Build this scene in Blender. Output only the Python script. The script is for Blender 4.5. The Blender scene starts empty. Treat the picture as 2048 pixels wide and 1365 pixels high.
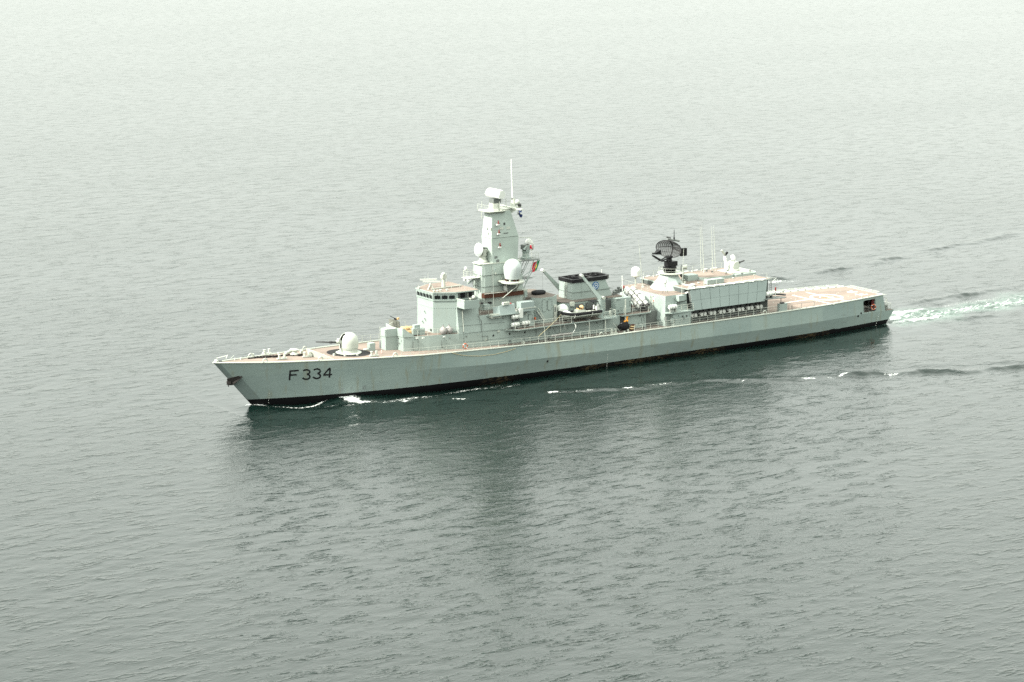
import bpy, bmesh, math, random
import numpy as np
from mathutils import Vector
random.seed(4); rng = np.random.default_rng(11)
R = math.radians
scene = bpy.context.scene
col = scene.collection

# ------------------------------------------------------------------ camera
# ship frame = world: +X aft (bow at x=0), +Y starboard, z=0 the waterline, metres
IMW, IMH, FPX = 2048.0, 1365.0, 5200.0
CAM = np.array([-163.962, -314.239, 80.537]); AZ = R(34.2533); PITCH = R(11.3424)
_d = np.array([math.sin(AZ)*math.cos(PITCH), math.cos(AZ)*math.cos(PITCH), -math.sin(PITCH)])
_r = np.array([math.cos(AZ), -math.sin(AZ), 0.0]); _u = np.cross(_r, _d)
cam = bpy.data.cameras.new('camera'); cam_o = bpy.data.objects.new('camera', cam); col.objects.link(cam_o)
cam.sensor_width = 36.0; cam.lens = FPX/IMW*36.0; cam.clip_start = 1.0; cam.clip_end = 60000
cam_o.location = CAM; cam_o.rotation_euler = (math.pi/2-PITCH, 0, -AZ)
scene.camera = cam_o

# ------------------------------------------------------------------ sky, sun, exposure
SUN_EL, SUN_AZ = R(40), math.atan2(0.17, -0.985)          # direction towards the sun: ahead, a little to starboard
sdir = Vector((math.cos(SUN_EL)*math.cos(SUN_AZ), math.cos(SUN_EL)*math.sin(SUN_AZ), math.sin(SUN_EL)))
w = bpy.data.worlds.new('World'); scene.world = w; w.use_nodes = True
nt = w.node_tree; nt.nodes.clear()
sky = nt.nodes.new('ShaderNodeTexSky'); sky.sky_type = 'NISHITA'; sky.sun_disc = False
sky.sun_elevation = SUN_EL; sky.sun_rotation = math.pi/2 - SUN_AZ
sky.air_density = 1.0; sky.dust_density = 4.0; sky.ozone_density = 1.0; sky.altitude = 50
hs = nt.nodes.new('ShaderNodeHueSaturation'); hs.inputs['Saturation'].default_value = 0.15
mx = nt.nodes.new('ShaderNodeMix'); mx.data_type = 'RGBA'; mx.inputs['Factor'].default_value = 0.62
tc = nt.nodes.new('ShaderNodeTexCoord'); sp_ = nt.nodes.new('ShaderNodeSeparateXYZ'); nt.links.new(tc.outputs['Generated'], sp_.inputs[0])
mr_ = nt.nodes.new('ShaderNodeMapRange'); nt.links.new(sp_.outputs[2], mr_.inputs[0])
for i_, q_ in enumerate((0.0, 1.0, 0.58, 1.72)): mr_.inputs[i_+1].default_value = q_
vc = nt.nodes.new('ShaderNodeVectorMath'); vc.operation = 'SCALE'; vc.inputs[0].default_value = (9.2, 9.8, 8.85)
nt.links.new(mr_.outputs[0], vc.inputs['Scale']); nt.links.new(vc.outputs[0], mx.inputs['B'])   # thin overcast veil, the standard overcast rise towards the zenith
bg = nt.nodes.new('ShaderNodeBackground'); bg.inputs['Strength'].default_value = 0.1
wo = nt.nodes.new('ShaderNodeOutputWorld')
nt.links.new(sky.outputs[0], hs.inputs['Color']); nt.links.new(hs.outputs[0], mx.inputs['A'])
nt.links.new(mx.outputs['Result'], bg.inputs[0]); nt.links.new(bg.outputs[0], wo.inputs[0])
sun = bpy.data.lights.new('sun', 'SUN'); sun.energy = 2.75; sun.angle = R(4); sun.color = (1, 0.975, 0.88)
sun_o = bpy.data.objects.new('sun', sun); col.objects.link(sun_o)
sun_o.rotation_euler = sdir.to_track_quat('Z', 'Y').to_euler(); sun_o.location = (0, 0, 200)
scene.view_settings.view_transform = 'Standard'; scene.view_settings.look = 'None'
scene.view_settings.exposure = 1.70; scene.view_settings.gamma = 1.0
try: scene.view_settings.use_curve_mapping = False
except Exception: pass
scene.render.engine = 'CYCLES'
scene.cycles.use_denoising = False; scene.cycles.max_bounces = 6; scene.cycles.glossy_bounces = 4; scene.cycles.diffuse_bounces = 3
scene.cycles.caustics_reflective = False; scene.cycles.caustics_refractive = False

# ------------------------------------------------------------------ pixel -> place (a photo pixel gives a ray; a plane gives the distance)
def ray(px, py): return _d + (px-IMW/2)/FPX*_r - (py-IMH/2)/FPX*_u
def Yp(px, py, y): v = ray(px, py); return CAM + (y-CAM[1])/v[1]*v
def Zp(px, py, z): v = ray(px, py); return CAM + (z-CAM[2])/v[2]*v
def Xp(px, py, x): v = ray(px, py); return CAM + (x-CAM[0])/v[0]*v
def kpx(P): return FPX/float(np.dot(np.asarray(P)-CAM, _d))      # pixels per metre at P

# ------------------------------------------------------------------ materials
def new_mat(name):
    m = bpy.data.materials.new(name); m.use_nodes = True
    return m, m.node_tree, m.node_tree.nodes['Principled BSDF']
def node(t, typ, **kw):
    n = t.nodes.new(typ)
    for k, v in kw.items():
        if k in n.inputs: n.inputs[k].default_value = v
        else: setattr(n, k, v)
    return n
def math_n(t, op, a, b=None, clamp=False):
    n = t.nodes.new('ShaderNodeMath'); n.operation = op; n.use_clamp = clamp
    for i, q in enumerate((a, b)):
        if q is None: continue
        if isinstance(q, (int, float)): n.inputs[i].default_value = q
        else: t.links.new(q, n.inputs[i])
    return n.outputs[0]
def mapr(t, val, a, b, c=0.0, d=1.0, smooth=True):
    n = t.nodes.new('ShaderNodeMapRange'); n.interpolation_type = 'SMOOTHSTEP' if smooth else 'LINEAR'
    t.links.new(val, n.inputs[0])
    for i, q in enumerate((a, b, c, d)): n.inputs[i+1].default_value = q
    return n.outputs[0]
def mixc(t, fac, a, b, mode='MIX'):
    n = t.nodes.new('ShaderNodeMix'); n.data_type = 'RGBA'; n.blend_type = mode
    for key, q in (('Factor', fac), ('A', a), ('B', b)):
        if isinstance(q, (int, float)): n.inputs[key].default_value = q
        elif isinstance(q, tuple): n.inputs[key].default_value = (*q, 1) if len(q) == 3 else q
        else: t.links.new(q, n.inputs[key])
    return n.outputs['Result']
def noise(t, vec, scale, detail=4, rough=.55, dist=0.0):
    n = t.nodes.new('ShaderNodeTexNoise'); n.inputs['Scale'].default_value = scale
    n.inputs['Detail'].default_value = detail; n.inputs['Roughness'].default_value = rough; n.inputs['Distortion'].default_value = dist
    t.links.new(vec, n.inputs['Vector']); return n.outputs[0]
def mapping(t, vec, sc, loc=(0, 0, 0), rot=(0, 0, 0)):
    n = t.nodes.new('ShaderNodeMapping'); n.inputs['Scale'].default_value = sc; n.inputs['Location'].default_value = loc; n.inputs['Rotation'].default_value = rot
    t.links.new(vec, n.inputs['Vector']); return n.outputs[0]
def pos(t): return t.nodes.new('ShaderNodeNewGeometry').outputs['Position']

def paint(name, rgb, rough=.5, var=.10, grime=.25, grime_c=(.16, .13, .10), metallic=0.0, dent=.0):
    m, t, b = new_mat(name); p = pos(t)
    n1 = noise(t, mapping(t, p, (.35, .35, .5)), 1.0, 5)
    v1 = mapr(t, n1, .3, .7, 1-var, 1+var, False)
    c = mixc(t, 1.0, (*rgb,), v1, 'MULTIPLY')
    st = noise(t, mapping(t, p, (2.2, 2.2, .22)), 1.0, 5, .6)            # vertical run marks
    g = mapr(t, st, .56, .80, 0, grime)
    c = mixc(t, g, c, grime_c)
    t.links.new(c, b.inputs['Base Color']); b.inputs['Roughness'].default_value = rough; b.inputs['Metallic'].default_value = metallic; b.inputs['Specular IOR Level'].default_value = .15 if max(rgb) < .08 else .3
    if dent:
        bp = t.nodes.new('ShaderNodeBump'); bp.inputs['Strength'].default_value = dent; bp.inputs['Distance'].default_value = .05
        t.links.new(noise(t, p, .9, 2), bp.inputs['Height']); t.links.new(bp.outputs[0], b.inputs['Normal'])
    return m
def plain(name, rgb, rough=.5, metallic=0.0, var=.12):
    return paint(name, rgb, rough, var, .08, tuple(x*.5 for x in rgb), metallic)

GREY = (.252, .298, .274)
M = {}
M['grey'] = paint('ship_grey_paint', GREY, .5, .07, .22, (.22, .21, .17), dent=.25)
M['grey2'] = paint('ship_grey_paint_panels', (.245, .292, .277), .5, .05, .12, (.2, .2, .17))
M['mastgrey'] = paint('pale_mast_paint', (.325, .375, .34), .5, .08, .2, (.22, .21, .17), dent=.2)
M['lightgrey'] = paint('pale_grey_fitting_paint', (.38, .40, .35), .45, .06, .15, (.3, .27, .2))
M['white'] = paint('white_paint', (.56, .575, .535), .35, .04, .10, (.45, .42, .34))
M['radome'] = paint('radome_gelcoat', (.37, .405, .395), .4, .03, .06, (.5, .5, .45))
M['dark'] = plain('dark_grey_metal', (.055, .055, .055), .5)
M['black'] = plain('black_paint', (.012, .012, .013), .45)
M['seal'] = plain('dark_seam_grey', (.10, .115, .105), .7)  # dark grey of door seals and plate seams
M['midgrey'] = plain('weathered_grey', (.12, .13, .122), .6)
M['rubber'] = plain('black_rubber', (.014, .014, .015), .8)
M['fendergrey'] = plain('grey_fender_rubber', (.22, .21, .20), .65, var=.2)
M['brown'] = paint('rusty_brown_board', (.06, .026, .017), .8, .35, .5, (.05, .03, .02))
M['orange'] = plain('orange_plastic', (.40, .095, .04), .6)
M['yellow'] = plain('faded_yellow_fabric', (.52, .34, .17), .7, var=.2)
M['gold'] = plain('yellow_cloth', (.75, .55, .10), .7)
M['red'] = plain('red_paint', (.20, .03, .028), .5)
M['flagred'] = plain('red_bunting', (.65, .03, .06), .7)
M['flaggreen'] = plain('green_bunting', (.02, .22, .09), .7)
M['flagblue'] = plain('blue_bunting', (.03, .05, .16), .7)
M['badgeblue'] = plain('badge_blue_paint', (.025, .09, .20), .4)
M['rope'] = plain('tan_rope', (.45, .36, .2), .8)
M['chain'] = paint('rusty_chain', (.018, .016, .015), .85, .3, .3, (.02, .014, .010))
mg, tg, bgp = new_mat('window_glass'); bgp.inputs['Base Color'].default_value = (.012, .014, .014, 1); bgp.inputs['Roughness'].default_value = .12
M['glass'] = mg
m, t, b = new_mat('bare_steel'); b.inputs['Base Color'].default_value = (.35, .36, .35, 1); b.inputs['Metallic'].default_value = .6; b.inputs['Roughness'].default_value = .5; M['steel'] = m

# non-skid deck
def deck_mat(name, rgb, rgb2):
    m, t, b = new_mat(name); p = pos(t)
    n1 = noise(t, mapping(t, p, (.18, .5, .2)), 1.0, 6, .6)
    c = mixc(t, mapr(t, n1, .32, .68), rgb, rgb2)
    n2 = noise(t, p, 1.6, 6, .65)
    c = mixc(t, mapr(t, n2, .58, .78, 0, .55), c, (.13, .10, .085))
    n3 = noise(t, p, 9.0, 3)
    c = mixc(t, 1.0, c, mapr(t, n3, .3, .7, .9, 1.08, False), 'MULTIPLY')
    t.links.new(c, b.inputs['Base Color']); b.inputs['Roughness'].default_value = .95; b.inputs['Specular IOR Level'].default_value = .15
    bp = t.nodes.new('ShaderNodeBump'); bp.inputs['Strength'].default_value = .3; bp.inputs['Distance'].default_value = .01
    t.links.new(n3, bp.inputs['Height']); t.links.new(bp.outputs[0], b.inputs['Normal'])
    return m
M['deck'] = deck_mat('reddish_non_skid_deck', (.215, .172, .145), (.165, .132, .112))
M['deckdark'] = deck_mat('dark_shaded_deck', (.135, .112, .095), (.10, .088, .078))  # dark brown deck; the walkway's shade is put into this colour

# ------------------------------------------------------------------ mesh collector
class MB:
    def __init__(s): s.v = []; s.f = []
    def add(s, vs, fs):
        o = len(s.v); s.v += [tuple(float(q) for q in p) for p in vs]; s.f += [tuple(i+o for i in f) for f in fs]; return s
    def hexa(s, b, t):
        n = len(b); vs = list(b)+list(t)
        return s.add(vs, [tuple(range(n-1, -1, -1)), tuple(range(n, 2*n))] + [(i, (i+1) % n, n+(i+1) % n, n+i) for i in range(n)])
    def box(s, x0, x1, y0, y1, z0, z1):
        q = [(x0, y0), (x1, y0), (x1, y1), (x0, y1)]
        return s.hexa([(*p, z0) for p in q], [(*p, z1) for p in q])
    def prism(s, poly, z0, z1, poly2=None):
        poly2 = poly2 or poly
        z0 = z0 if isinstance(z0, (list, tuple)) else [z0]*len(poly); z1 = z1 if isinstance(z1, (list, tuple)) else [z1]*len(poly)
        return s.hexa([(p[0], p[1], a) for p, a in zip(poly, z0)], [(p[0], p[1], a) for p, a in zip(poly2, z1)])
    def loft(s, rings, closed=True, caps=True):
        n = len(rings[0]); vs = [p for r in rings for p in r]; fs = []
        for j in range(len(rings)-1):
            for i in range(n if closed else n-1):
                k = (i+1) % n; fs.append((j*n+i, j*n+k, (j+1)*n+k, (j+1)*n+i))
        if caps and closed: fs += [tuple(range(n-1, -1, -1)), tuple(range((len(rings)-1)*n, len(rings)*n))]
        return s.add(vs, fs)
    def frame(s, d):
        d = Vector(d).normalized(); a = Vector((0, 0, 1)) if abs(d.z) < .9 else Vector((1, 0, 0))
        u = d.cross(a).normalized(); return d, u, d.cross(u)
    def tube(s, a, b, r, r2=None, n=8):
        return s.path([a, b], [r, r if r2 is None else r2], n)
    def path(s, pts, r, n=6):
        pts = [Vector(p) for p in pts]; rr = r if isinstance(r, (list, tuple)) else [r]*len(pts); rings = []
        for i, p in enumerate(pts):
            d = pts[min(i+1, len(pts)-1)]-pts[max(i-1, 0)]
            _, u, w2 = s.frame(d)
            rings.append([p+(u*math.cos(6.28319*k/n)+w2*math.sin(6.28319*k/n))*rr[i] for k in range(n)])
        return s.loft(rings)
    def lathe(s, c, prof, n=24, axis=(0, 0, 1), sx=1.0):
        c = Vector(c); d, u, w2 = s.frame(axis)
        return s.loft([[c+d*h+(u*math.cos(6.28319*k/n)*sx+w2*math.sin(6.28319*k/n))*max(r, 1e-3) for k in range(n)] for r, h in prof])
    def ell(s, c, rx, ry, rz, n=16, m=10):
        c = Vector(c)
        return s.loft([[c+Vector((rx*math.sin(a)*math.cos(6.28319*k/n), ry*math.sin(a)*math.sin(6.28319*k/n), rz*math.cos(a))) for k in range(n)]
                       for a in [math.pi*(j+.02)/(m+.04) for j in range(m+1)]])
    def obox(s, c, dx, dy, dz):
        c = Vector(c); dx, dy, dz = Vector(dx)/2, Vector(dy)/2, Vector(dz)/2
        return s.hexa([c-dx-dy-dz, c+dx-dy-dz, c+dx+dy-dz, c-dx+dy-dz], [c-dx-dy+dz, c+dx-dy+dz, c+dx+dy+dz, c-dx+dy+dz])
WORLD = {}
def wl(o): return WORLD.get(o.name, Vector((0, 0, 0)))
def link(o, parent, loc):
    col.objects.link(o); WORLD[o.name] = Vector(loc)
    if parent is not None: o.parent = parent; o.location = Vector(loc)-wl(parent)
    else: o.location = loc
    return o
def tag(o, label=None, cat=None, group=None, kind=None):
    for k, v in (('label', label), ('category', cat), ('group', group), ('kind', kind)):
        if v: o[k] = v
    return o
def thing(name, label, cat, loc, group=None):
    return tag(link(bpy.data.objects.new(name, None), None, loc), label, cat, group)
def build(mb, name, mat, parent=None, smooth=False, label=None, recalc=True):
    a = np.array(mb.v); c = (a.min(0)+a.max(0))/2; c[2] = a[:, 2].min()
    me = bpy.data.meshes.new(name); me.from_pydata([tuple(p) for p in a-c], [], mb.f)
    if recalc:
        bm = bmesh.new(); bm.from_mesh(me); bmesh.ops.recalc_face_normals(bm, faces=bm.faces); bm.to_mesh(me); bm.free()
    mats = mat if isinstance(mat, (list, tuple)) else [mat]
    for q in mats: me.materials.append(M[q] if isinstance(q, str) else q)
    if smooth:
        me.polygons.foreach_set('use_smooth', [True]*len(me.polygons))
        try: me.set_sharp_from_angle(angle=R(40))
        except Exception: pass
    o = bpy.data.objects.new(name, me); link(o, parent, c)
    if label: o['label'] = label
    return o
def copy_at(src, loc, parent):
    o = src.copy()
    return link(o, parent, loc)
def bez(*p, n=12): return p

ship = thing('frigate', 'light grey naval frigate under way with black radar and green tinted wake', 'warship', (60, 0, 0))

# ------------------------------------------------------------------ hull form
def sm(x, a=0.0, b=1.0): q = np.clip((np.asarray(x, float)-a)/(b-a), 0, 1); return q*q*(3-2*q)
def zd(x): return np.interp(x, [0, 3, 7.3, 15, 22, 30, 35, 41, 55, 63, 122], [6.85, 6.68, 6.4, 6.07, 5.80, 5.48, 5.38, 5.25, 4.95, 4.87, 4.87])
def zk(x): return np.interp(x, [0, 31, 43, 63, 98, 116, 122.3], [3.9, 3.28, 2.96, 2.66, 2.53, 2.38, 2.15])
def xstem(z): return 6.04 - 6.04/6.9*np.asarray(z, float)
def xstern(z): return np.interp(z, [-4, 0, 2.2, 7], [118.6, 120.45, 122.25, 122.25])
TD = ([0, .3, 4, 10, 20, 30, 40, 50, 60, 95, 105, 112, 118, 122.3], [.04, .3, 1.5, 3.1, 5.1, 6.35, 6.9, 7.1, 7.2, 7.2, 6.75, 6.0, 5.05, 4.45])
TW = ([0, 2, 4.9, 10.9, 17, 23.5, 29, 40, 50, 60, 95, 105, 112, 118, 122.3], [.04, .75, 1.72, 3.1, 4.2, 5.05, 5.6, 6.2, 6.55, 6.75, 6.75, 6.45, 5.85, 5.1, 4.6])
def hb(x, z):
    x = np.asarray(x, float); z = np.asarray(z, float)
    t = x - xstem(np.maximum(z, -4))*(1-sm(x, 0, 40))
    d = zd(x); k = zk(x); s = np.clip(z/d, 0, 1)
    w_ = np.interp(t, *TW); dk = np.interp(t, *TD)
    base = w_ + (dk-w_)*s**1.15
    mid = w_ + (dk-w_)*(k/d)**1.15
    tri = np.where(z < k, np.clip(z/k, 0, 1), np.clip((d-z)/(d-k), 0, 1))
    want = np.maximum(dk+.25-mid, 0)*sm(x, 24, 44)
    return np.where(z >= 0, base + want*tri, w_*np.clip(1+z/9.0, .2, 1))
def hull_at(px, py, off=0.0):                       # port side point of the hull under a photo pixel
    P = Yp(px, py, -6.0)
    for _ in range(60):
        y = -float(hb(P[0], P[2])); P = .5*P + .5*Yp(px, py, y)
    n = np.array([float(hb(P[0]+.2, P[2])-hb(P[0]-.2, P[2]))/.4, 1.0, float(hb(P[0], P[2]+.1)-hb(P[0], P[2]-.1))/.2])
    n = np.array([-n[0], -1.0, -n[2]]); n /= np.linalg.norm(n)
    return P + n*off

XU_END = 119.6                                      # the upper strake stops here, the quarterdeck beyond is open
def hull_mesh():
    mb = MB()
    us = np.concatenate([np.linspace(0, .3, 46), np.linspace(.3, 1, 60)[1:]])
    rows = []
    for zl in (-3.5, -1.5, 0.0, .6, 'k0', 'k1', 'k'):
        r = []
        for u_ in us:
            z = zl if not isinstance(zl, str) else 2.5
            for _ in range(8):
                x = float(xstem(z)+u_*(xstern(z)-xstem(z)))
                if isinstance(zl, str): z = float(zk(x))*{'k0': .5, 'k1': .8, 'k': 1.0}[zl]
            r.append((x, z))
        rows.append(r)
    for sgn in (-1, 1):
        rr = [[(x, sgn*float(hb(x, z)), z) for x, z in r] for r in rows]
        mb.loft(rr, closed=False)
    # transom
    tr = [[(r[-1][0], -float(hb(*r[-1])), r[-1][1]), (r[-1][0], float(hb(*r[-1])), r[-1][1])] for r in rows]
    mb.loft(tr, closed=False)
    return mb
def upper_strake(sgn, hole):
    mb = MB()
    fr = [0, .05, .3, .55, .85, 1.0]
    def xs_row(f):
        z = 4.0
        for _ in range(8):
            x0 = float(xstem(z)); z = float(zk(x0)+f*(zd(x0)-zk(x0)))
        x0 = float(xstem(z)); xe = XU_END+.45*(1-f)
        a = np.concatenate([x0+(34-x0)*np.linspace(0, 1, 48)**1.15, np.linspace(34, hole[0], 42)[1:], np.linspace(hole[0], hole[1], 4)[1:], np.linspace(hole[1], xe, 4)[1:]])
        return a
    cols = [xs_row(f) for f in fr]
    ring = [[(x, sgn*float(hb(x, zk(x)+f*(zd(x)-zk(x)))), float(zk(x)+f*(zd(x)-zk(x)))) for x in cs] for f, cs in zip(fr, cols)]
    n = len(ring[0]); vs = [p for r in ring for p in r]; fs = []
    i0 = 48+41-1
    for j in range(len(ring)-1):
        for i in range(n-1):
            if 1 <= j <= 3 and i0 <= i < i0+3: continue
            fs.append((j*n+i, j*n+i+1, (j+1)*n+i+1, (j+1)*n+i))
    return mb.add(vs, fs), ring, i0

# hull paint: grey topsides, black boot topping, darker stem band, run marks and weed at the waterline
def hull_mat():
    m, t, b = new_mat('hull_paint'); p = pos(t)
    sp = t.nodes.new('ShaderNodeSeparateXYZ'); t.links.new(p, sp.inputs[0]); X, Z = sp.outputs[0], sp.outputs[2]
    n1 = noise(t, mapping(t, p, (.12, .12, .3)), 1.0, 5)
    c = mixc(t, mapr(t, n1, .3, .7), (.187, .234, .219), (.210, .257, .240))
    br = t.nodes.new('ShaderNodeTexBrick'); br.inputs['Color1'].default_value = (.90, .91, .92, 1); br.inputs['Color2'].default_value = (1.07, 1.06, 1.04, 1); br.inputs['Mortar'].default_value = (.92, .93, .93, 1)
    br.inputs['Scale'].default_value = 1.0; br.inputs['Brick Width'].default_value = 7.5; br.inputs['Row Height'].default_value = 2.3; br.inputs['Mortar Size'].default_value = .02
    cx = t.nodes.new('ShaderNodeCombineXYZ'); t.links.new(X, cx.inputs[0]); t.links.new(Z, cx.inputs[1]); t.links.new(cx.outputs[0], br.inputs['Vector'])
    c = mixc(t, .75, c, br.outputs[0], 'MULTIPLY')
    # darker band along the stem, wider in its lower part
    xs_ = math_n(t, 'SUBTRACT', X, math_n(t, 'SUBTRACT', 6.04, math_n(t, 'MULTIPLY', Z, 6.04/6.9)))
    wide = mapr(t, Z, 4.35, 4.45, 1.75, .75, False)
    stem = math_n(t, 'LESS_THAN', xs_, wide)
    c = mixc(t, math_n(t, 'MULTIPLY', stem, .85), c, (.13, .16, .152))
    # streaks
    st = noise(t, mapping(t, p, (1.1, 1.1, .10)), 1.0, 5, .6)
    c = mixc(t, mapr(t, st, .54, .74, 0, .6), c, (.17, .165, .11))
    fine = noise(t, mapping(t, p, (1.0, 1.0, 6.0)), 1.0, 3)
    c = mixc(t, 1.0, c, mapr(t, fine, .3, .7, .955, 1.04, False), 'MULTIPLY')
    # boot topping edge, uneven aft
    edge = mapr(t, X, 5, 60, 1.02, .70, False)
    wob = noise(t, mapping(t, p, (.9, .9, 2.0)), 1.0, 5)
    amp = mapr(t, noise(t, mapping(t, p, (.09, .09, .01), (3.1, 0, 0)), 1.0, 1), .56, .66, .03, .75)
    amp = math_n(t, 'MULTIPLY', amp, mapr(t, X, 35, 48, 0.0, 1.0))
    zz = math_n(t, 'SUBTRACT', Z, math_n(t, 'ADD', edge, math_n(t, 'MULTIPLY', math_n(t, 'SUBTRACT', wob, .42), amp)))
    boot = math_n(t, 'LESS_THAN', zz, 0.0)
    weed = mixc(t, mapr(t, noise(t, mapping(t, p, (1.5, 1.5, 5)), 1.0, 5), .45, .62), (.004, .004, .004), (.075, .055, .028))
    wk = math_n(t, 'MULTIPLY', mapr(t, noise(t, mapping(t, p, (.07, .07, .01), (1.2, 0, 0)), 1.0, 2), .48, .62), mapr(t, X, 36, 50))
    bc = mixc(t, wk, (.003, .003, .0035), weed)
    c = mixc(t, boot, c, bc)
    t.links.new(c, b.inputs['Base Color']); b.inputs['Roughness'].default_value = .55; b.inputs['Specular IOR Level'].default_value = .12
    bp = t.nodes.new('ShaderNodeBump'); bp.inputs['Strength'].default_value = .45; bp.inputs['Distance'].default_value = .05
    t.links.new(noise(t, mapping(t, p, (.8, .8, 1.6)), 1.0, 3), bp.inputs['Height']); t.links.new(bp.outputs[0], b.inputs['Normal'])
    return m
M['hull'] = hull_mat()
hull = build(hull_mesh(), 'hull', 'hull', ship, True, 'grey hull with black boot topping', recalc=False)
h0 = float(hull_at(1727, 617)[0]); h1 = float(hull_at(1751.5, 612)[0])
for sgn in (-1, 1):
    mb, ring, i0 = upper_strake(sgn, (h0, h1))
    build(mb, 'hull_side_strake', 'hull', hull, True, recalc=False)
    fm = MB()
    lo, hi = ring[1], ring[4]
    def inn(p, d=.35): return (p[0], p[1]-sgn*d, p[2])
    loop = [lo[i0], lo[i0+3], hi[i0+3], hi[i0]]
    for a, b_ in zip(loop, loop[1:]+loop[:1]): fm.add([a, b_, inn(b_), inn(a)], [(0, 1, 2, 3)])
    for q, s1, s2 in ((loop[0], 1, 1), (loop[1], -1, 1), (loop[2], -1, -1), (loop[3], 1, -1)):
        fm.add([q, (q[0]+s1*.32, q[1], q[2]), (q[0]+s1*.1, q[1], q[2]+s2*.1), (q[0], q[1], q[2]+s2*.32)], [(0, 1, 2, 3)])
    build(fm, 'side_opening_frame', 'hull', hull)
    # gunwale lip
    xs = np.concatenate([np.linspace(.02, 34, 50), np.linspace(34, XU_END, 40)[1:]])
    g = MB().path([(x, sgn*(float(hb(x, zd(x)))-.02), float(zd(x))+.01) for x in xs], .12, 8)
    build(g, 'gunwale_lip', 'lightgrey', hull, True)
# decks
def deck_poly(x0, x1, n, inset, dz, zfun=zd):
    mb = MB(); xs = np.linspace(x0, x1, n)
    return mb.loft([[(x, -max(float(hb(x, zd(x)))-inset, .02), float(zfun(x))+dz), (x, max(float(hb(x, zd(x)))-inset, .02), float(zfun(x))+dz)] for x in xs], closed=False)
build(deck_poly(.4, 44, 60, .06, -.05), 'forecastle_deck', 'deck', ship, label='reddish non-skid forecastle deck')
build(deck_poly(44, 93.0, 50, .06, -.05), 'main_deck', 'deckdark', ship)
flight = build(deck_poly(93.0, XU_END, 30, .06, -.02), 'flight_deck', 'deck', ship, label='reddish flight deck with white helicopter markings')
# open quarterdeck under the flight deck
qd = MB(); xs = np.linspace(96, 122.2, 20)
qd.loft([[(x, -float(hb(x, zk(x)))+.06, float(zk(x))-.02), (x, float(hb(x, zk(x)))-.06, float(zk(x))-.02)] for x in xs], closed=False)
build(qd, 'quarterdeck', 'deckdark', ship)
build(MB().box(97, 97.2, -6.6, 6.6, 2.4, 4.8), 'quarterdeck_bulkhead', 'midgrey', ship); build(MB().box(112.5, 118.6, -1.6, 1.6, 2.4, 4.78), 'added_inner_block', 'midgrey', ship)  # central box added inside the quarterdeck to keep its side openings dark

# ------------------------------------------------------------------ flat paint on the flight deck
FZ = 4.87
def stripe(name, P, Q, w, z=FZ-.012):
    P, Q = np.array(P[:2]), np.array(Q[:2]); d = (Q-P)/np.linalg.norm(Q-P); n = np.array([-d[1], d[0]])*w/2
    return build(MB().add([(*(P-n), z), (*(Q-n), z), (*(Q+n), z), (*(P+n), z)], [(0, 1, 2, 3)]), name, 'white', flight)
FC = Zp(1653, 594.8, FZ)
def ringm(c, r0, r1, z, n=48):
    return MB().loft([[(c[0]+r*math.cos(6.28319*k/n), c[1]+r*math.sin(6.28319*k/n), z) for k in range(n)] for r in (r0, r1)], caps=False)
build(ringm(FC, 2.3, 2.72, FZ-.010), 'landing_circle', 'white', flight)
build(ringm(FC, .02, 1.05, FZ-.010), 'harpoon_grid', plain('rust_red_deck_grid', (.26, .12, .07), .8), flight)
build(ringm(FC, 1.05, 1.16, FZ-.0095), 'grid_rim', 'white', flight)
stripe('deck_line', Zp(1584, 590.5, FZ), Zp(1668, 609, FZ), .30)
stripe('deck_line', Zp(1612, 585, FZ), Zp(1698, 603, FZ), .30, FZ-.008)
stripe('deck_line', Zp(1556, 608, FZ), Zp(1622, 598.6, FZ), .28, FZ-.0045)
for i in range(40):
    x = rng.uniform(98, 118); y = rng.uniform(-.75, .75)*float(hb(x, FZ))
    if abs(x-FC[0]) < 3 and abs(y) < 3: continue
    build(MB().lathe((x, y, FZ-.006), [(.09, -.005), (.09, .03), (.05, .045)], 8), 'tie_down_ring', 'lightgrey', flight)
def deck_letter(ch, cx, cy, h, w):                 # tops of the letters towards the bow
    segs = {'A': [((0, 0), (.5, 1)), ((.5, 1), (1, 0)), ((.22, .4), (.78, .4))], 'F': [((0, 0), (0, 1)), ((0, 1), (1, 1)), ((0, .52), (.75, .52))]}[ch]
    mb = MB()
    for k, (a, b_) in enumerate(segs):
        P = np.array([cx-a[1]*h, cy+a[0]*w]); Q = np.array([cx-b_[1]*h, cy+b_[0]*w]); d = (Q-P)/np.linalg.norm(Q-P); n = np.array([-d[1], d[0]])*.16
        z = FZ-.011+k*.0015
        mb.add([(*(P-n), z), (*(Q-n), z), (*(Q+n), z), (*(P+n), z)], [(0, 1, 2, 3)])
    build(mb, 'deck_letter', 'white', flight)
a_ = Zp(1704, 583.8, FZ); deck_letter('A', a_[0]+.7, a_[1]-.6, 1.6, 1.4)
a_ = Zp(1724, 588.3, FZ); deck_letter('F', a_[0]+.7, a_[1]-.6, 1.6, 1.3)
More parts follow.
